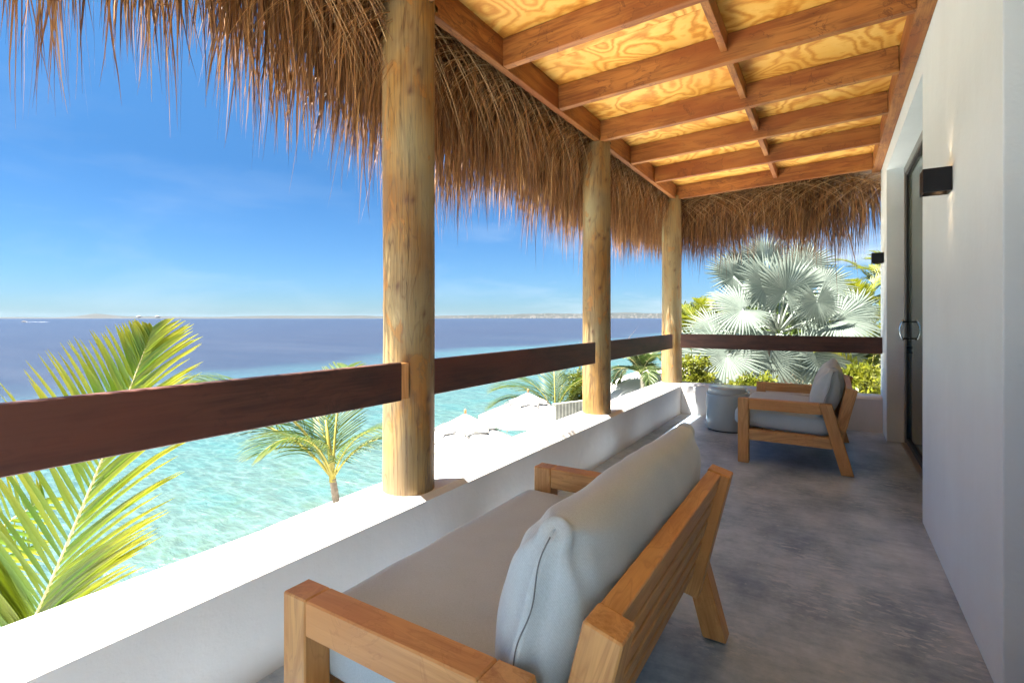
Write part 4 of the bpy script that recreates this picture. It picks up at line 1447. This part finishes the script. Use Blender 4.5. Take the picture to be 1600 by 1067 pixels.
# --- silver fan palm
def fan_mesh(seed, nseg=46, R0=1.05, spread=R(318)):
    """costapalmate blade in local space: hastula at origin, centre along +x, up +z"""
    g = random.Random(seed)
    V, F, LR, LT = [], [], [], []
    r_in = .54
    seg = []
    da = spread / nseg
    for k in range(nseg):
        a = -spread / 2 + da * (k + .5)
        rr = R0 * (.78 + .22 * math.cos(a * .55)) * g.uniform(.9, 1.05)
        split = r_in + g.uniform(-.06, .08)
        tw = g.uniform(-.12, .12); lr = g.random()
        hang = g.uniform(.0, .28) * (1 + .5 * abs(math.sin(a)))
        b = len(V)
        ts = [.02, .2, .38, split, split + .14, split + .28, .97]
        ts = [min(t, .97) for t in ts]
        for i, t in enumerate(ts):
            half = math.tan(da / 2) * t if t <= split else math.tan(da / 2) * split * (1 - (t - split) / (1.0 - split)) ** .75
            fold = half * 1.15
            # shallow cup, costa curving back, tips hanging
            zc = -.16 * (t ** 2) * (.4 + .6 * math.cos(a)) + .22 * abs(math.sin(a)) * t * .6
            if t > split: zc -= hang * (t - split) ** 1.5
            aa = a + tw * max(0, t - split)
            ca, sa = math.cos(aa), math.sin(aa)
            for s in (-1, 0, 1):
                x = (t * ca - s * half * sa) * rr; y = (t * sa + s * half * ca) * rr
                z = (zc + (fold if s == 0 else 0)) * rr
                V.append(Vector((x, y, z))); LR.append(lr); LT.append(t)
        for i in range(len(ts) - 1):
            for q in (0, 1): F.append((b + i * 3 + q, b + i * 3 + q + 1, b + i * 3 + q + 4, b + i * 3 + q + 3))
    return build_mesh('blade', V, F, LR, LT, M['silver'])
fans = [fan_mesh(80 + k) for k in range(4)]
def fan_palm():
    random.seed(101)
    hub = at_px(1216, 520, 12.4)
    t = empty('fan_palm', (hub.x, hub.y, GZ), 'large silver blue fan palm filling the view beyond the end rail', 'palm')
    trunk(t, (hub.x, hub.y, GZ), (hub.x, hub.y, hub.z - .2), .26, .24, rings=True)
    base_az = math.atan2(RT.y, RT.x); toc = base_az - math.pi / 2     # towards the camera
    # nearer leaves: (x, y of the leaf heart, bearing of its midrib seen from the balcony, blade radius m, depth offset m, nod)
    leaves = [(1196, 446, 112, .86, -.35, .25), (1228, 455, 78, .95, -.45, .30), (1160, 484, 196, .84, -.6, .35), (1146, 432, 138, .74, .25, .1),
              (1284, 446, 42, .80, .15, .1), (1277, 471, 272, .66, -.7, .45), (1309, 499, 12, .98, -.5, .45), (1118, 519, 176, .80, -.1, .5),
              (1203, 560, 268, .90, -.9, .35), (1256, 558, 300, .80, -.8, .3), (1136, 556, 228, 1.0, -.75, .35), (1100, 549, 208, .86, -.2, .3),
              (1284, 556, 326, 1.12, -.7, .35), (1196, 404, 97, .70, .45, -.1), (1256, 415, 66, .78, .5, -.1), (1333, 486, 24, .80, .4, .2),
              (1178, 513, 172, .62, -.2, .6), (1262, 516, 4, .70, .3, .6), (1160, 420, 122, .72, .6, -.15), (1318, 560, 345, .86, .3, .3)]
    for k, (px, py_, th, rad_, dD, nod) in enumerate(leaves):
        c = at_px(px, py_, 12.4 + dD)
        a = R(th + random.uniform(-5, 5))
        x = (RT * math.cos(a) + Vector((0, 0, 1)) * math.sin(a) - FW * random.uniform(-.05, .25)).normalized()
        nrm = (-FW + Vector((0, 0, nod + .38)) + RT * random.uniform(-.45, .1))
        nrm = (nrm - x * nrm.dot(x)).normalized()
        y = nrm.cross(x)
        mid = hub.lerp(c, .55) + Vector((0, 0, .10))
        st = tube('petiole', [hub + (c - hub) * .08, mid, c], [.034, .025, .017], M['silverstem'], t, seg=6)
        bl = bpy.data.objects.new('blade', fans[k % 4]); col.objects.link(bl); bl.parent = st
        bl.location = c - wloc(st)
        bl.rotation_euler = Matrix((x, y, nrm)).transposed().to_euler(); bl.scale = (rad_,) * 3
    # leaves on the far side of the crown: (bearing, rise, petiole length)
    for k, (az, el, pl) in enumerate([(100, 60, 1.2), (60, 40, 1.2), (130, 35, 1.2), (30, 10, 1.25), (150, 0, 1.2), (90, 20, 1.2), (70, -20, 1.2), (120, -25, 1.2)]):
        a = base_az + R(az); e = R(el)
        d = Vector((math.cos(a) * math.cos(e), math.sin(a) * math.cos(e), math.sin(e)))
        p2 = hub + d * pl
        st = tube('petiole', [hub + d * .12, p2], [.034, .018], M['silverstem'], t, seg=6)
        bl = bpy.data.objects.new('blade', fans[k % 4]); col.objects.link(bl); bl.parent = st
        bl.location = p2 - wloc(st)
        m = Matrix.Rotation(a, 3, 'Z') @ Matrix.Rotation(-(e - R(14)), 3, 'Y') @ Matrix.Rotation(random.uniform(-.5, .5), 3, 'X')
        bl.rotation_euler = m.to_euler(); sc_ = random.uniform(.8, .95); bl.scale = (sc_, sc_, sc_)
fan_palm()

# --- bushy palms and shrubs
random.seed(77)
areca_v = [frond_variant(90 + k, M['lime'], M['petiole'], L=1.9, nl=30, leaf_len=.48, leaf_w=.034, droop=1.3, hang=.5, bare=.25, ang0=50) for k in range(2)]
def areca(px, py_, D, n, sc, label, spread=.5):
    c = at_px(px, py_, D)
    t = empty('areca_palm', (c.x, c.y, GZ), label, 'palm', 'lime green clumping palms beyond the end of the balcony')
    for k in range(4):
        b = Vector((c.x + random.uniform(-.2, .2), c.y + random.uniform(-.2, .2), GZ))
        tube('stem', [b, Vector((b.x, b.y, c.z))], [.05, .035], M['petiole'], t, seg=6)
    for k in range(n):
        az = k * 2.4 + random.uniform(-.3, .3); el = R(random.uniform(18, 84))
        place_frond(t, areca_v[k % 2], c + Vector((random.uniform(-spread, spread), random.uniform(-spread, spread), random.uniform(-spread, spread * .6))),
                    az, el, sc * random.uniform(.8, 1.15))
areca(1350, 520, 15.5, 30, 1.15, 'lime green clumping palm at the right behind the silver palm, beside the house wall', .8)
areca(1400, 600, 12.0, 22, .9, 'lime green clumping palm low at the right edge, under the far wall lamp', .5)
areca(1385, 470, 17.0, 26, 1.1, 'lime green clumping palm farthest right, its top just under the far wall lamp', .7)
areca(1105, 530, 17.0, 22, .95, 'yellowish clumping palm left of the silver palm, just past the corner post', .6)

def shrub(px, py_, D, rx, ry_, rzz, n, mat, leaf, name, label, group='shrubs in the garden below'):
    c = at_px(px, py_, D)
    t = empty(name, (c.x, c.y, GZ), label, 'shrub', group)
    g = np.random.default_rng(int(px * 7 + py_))
    n = int(n * 2.2)
    # clumps
    nc = 44
    cd = g.normal(size=(nc, 3)); cd /= np.linalg.norm(cd, axis=1, keepdims=True)
    cc = cd * g.uniform(.35, 1., (nc, 1)) * np.array([rx, ry_, rzz])
    idx = g.integers(0, nc, n)
    P = cc[idx] + g.normal(size=(n, 3)) * np.array([rx, ry_, rzz]) * .15 + np.array(c)
    d = g.normal(size=(n, 3)); d[:, 2] += .6; d /= np.linalg.norm(d, axis=1, keepdims=True)
    s = np.cross(d, g.normal(size=(n, 3))); s /= np.linalg.norm(s, axis=1, keepdims=True)
    l = leaf * .62 * g.uniform(.6, 1.2, (n, 1)); w = l * .19
    nn = np.cross(d, s)
    V = np.stack([P, P + d * l * .5 - s * w + nn * w * .4, P + d * l - nn * l * .15, P + d * l * .5 + s * w + nn * w * .4], 1).reshape(-1, 3)
    F = (np.arange(n) * 4)[:, None] + np.arange(4)[None, :]
    lr = np.repeat(np.clip(g.random(n) * .7 + (g.random(nc) * .5)[idx] - .1, 0, 1), 4); lt = np.tile([0, .5, 1, .5], n)
    np_mesh('foliage', V, F, mat, t, kind='stuff', attrs={'lr': ('FLOAT', lr), 'lt': ('FLOAT', lt)})
    for k in range(5):
        q = cc[k] * .8 + np.array(c)
        tube('stem', [(c.x + random.uniform(-.1, .1), c.y + random.uniform(-.1, .1), GZ), (c.x, c.y, (GZ + c.z) / 2), tuple(q)], [.04, .03, .012], M['trunk'], t, seg=5)
    return t
shrub(968, 655, 13.0, .55, .6, .55, 2600, M['lime'], .17, 'garden_shrub', 'lime yellow shrub under the small feather palm')
shrub(988, 630, 12.6, .28, .3, .26, 520, M['gold'], .26, 'croton_shrub', 'orange and gold leaved croton beside the feather palm trunk')
shrub(1040, 640, 17.0, 1.2, 1.0, .6, 2600, M['darkleaf'], .2, 'garden_shrub', 'dark green shrub behind the white hut roof')
shrub(905, 610, 22.0, .45, .6, 1.0, 2200, M['lime'], .16, 'garden_shrub', 'narrow lime green shrub just left of the middle post, above the grey fence')
shrub(1185, 622, 10.6, .55, .5, .42, 2600, M['lime'], .20, 'garden_shrub', 'bright yellow green shrub below the silver palm, behind the stool')
shrub(1225, 500, 15.5, 1.5, 1.2, 1.0, 7000, M['darkleaf'], .22, 'garden_shrub', 'dense dark green bush behind the heart of the silver palm')
shrub(1100, 500, 19.0, 1.3, 1.2, .8, 3500, M['lime'], .2, 'garden_shrub', 'yellow green bush far left behind the silver palm')
shrub(1290, 560, 16.0, 1.7, 1.2, 1.2, 6500, M['green'], .22, 'garden_shrub', 'mid green bush behind the right half of the silver palm')
shrub(1140, 580, 16.5, 1.3, 1.0, .9, 4200, M['green'], .2, 'garden_shrub', 'mid green bush low behind the left half of the silver palm')
shrub(1085, 590, 11.5, .35, .35, .5, 1300, M['lime'], .18, 'garden_shrub', 'small lime shrub right of the corner post over the white roof')
shrub(1345, 610, 10.5, .5, .5, .5, 2600, M['lime'], .2, 'garden_shrub', 'pale lime shrub at the foot of the far wall, right of the second sofa')
# dry brush behind the fan palm
bt = empty('dry_brush', (at_px(1150, 600, 15).x, at_px(1150, 600, 15).y, GZ), 'bare sandy brown twigs behind the silver palm', 'shrub')
tw_V, tw_F = [], []
g = np.random.default_rng(5)
N = 900
c = at_px(1170, 600, 14.6)
root = np.array(c) + g.normal(size=(N, 3)) * np.array([1.3, .8, .5])
d = g.normal(size=(N, 3)); d[:, 2] = abs(d[:, 2])
v_, f_, lr_, lt_ = strands(N, root, d, g.uniform(.3, .9, N), np.full(N, .012), np.full(N, .02), steps=5, seed=8)
np_mesh('twigs', v_, f_, M['twig'], bt, kind='stuff')

# --- white hut roof beyond the corner, and a grey board fence by the water
hc = at_px(1052, 575, 13.2)
hut = empty('garden_hut', (hc.x, hc.y, GZ), 'low white plastered hut roof beyond the corner post', 'hut')
lathe('roof', [(2.1, -1.0), (2.12, -.94), (1.75, -.55), (1.3, -.27), (.85, -.10), (.4, -.02), (.02, 0)], (hc.x, hc.y, hc.z), M['canvas'], hut, seg=40)
lathe('wall', [(1.8, GZ - hc.z), (1.8, -1.01)], (hc.x, hc.y, hc.z), M['plaster'], hut, seg=40)
fc = empty('board_fence', at_px(900, 640, 17.5), 'grey weathered board fence with a white cap by the water', 'fence')
f0, f1 = at_px(878, 629, 17.2), at_px(922, 632, 17.9)
gw = simple('weathered_grey_board', (.20, .20, .19), .9, 0, .3, 3)
gl = simple('weathered_pale_board', (.40, .39, .36), .9, 0, .3, 3)
nb = 26
dv = (f1 - f0); dv.z = 0
for k in range(-6, nb):
    p = f0 + dv * (k / nb); q = f0 + dv * ((k + .8) / nb)
    p.z = q.z = GZ
    h_ = f0.z - GZ
    beam_between('board', p, q, .025, h_ - .04, gw if k % 3 else gl, fc, bevel=0)
beam_between('cap', f0 - dv * .3 - Vector((0, 0, .035)), f0 + dv * 1.05 - Vector((0, 0, .035)), .07, .035, M['canvas'], fc)

# ------------------------------------------------------------------ sea air
hz = bpy.data.materials.new('sea_air'); hz.use_nodes = True
ht = hz.node_tree; ht.nodes.remove(ht.nodes['Principled BSDF'])
hv = ht.nodes.new('ShaderNodeVolumePrincipled')
hv.inputs['Color'].default_value = (.55, .68, .85, 1); hv.inputs['Density'].default_value = .000006
ht.links.new(hv.outputs[0], ht.nodes['Material Output'].inputs['Volume'])
box('haze', (-20500, -20500, -8.), (20500, 26500, 110.), hz, kind='stuff')
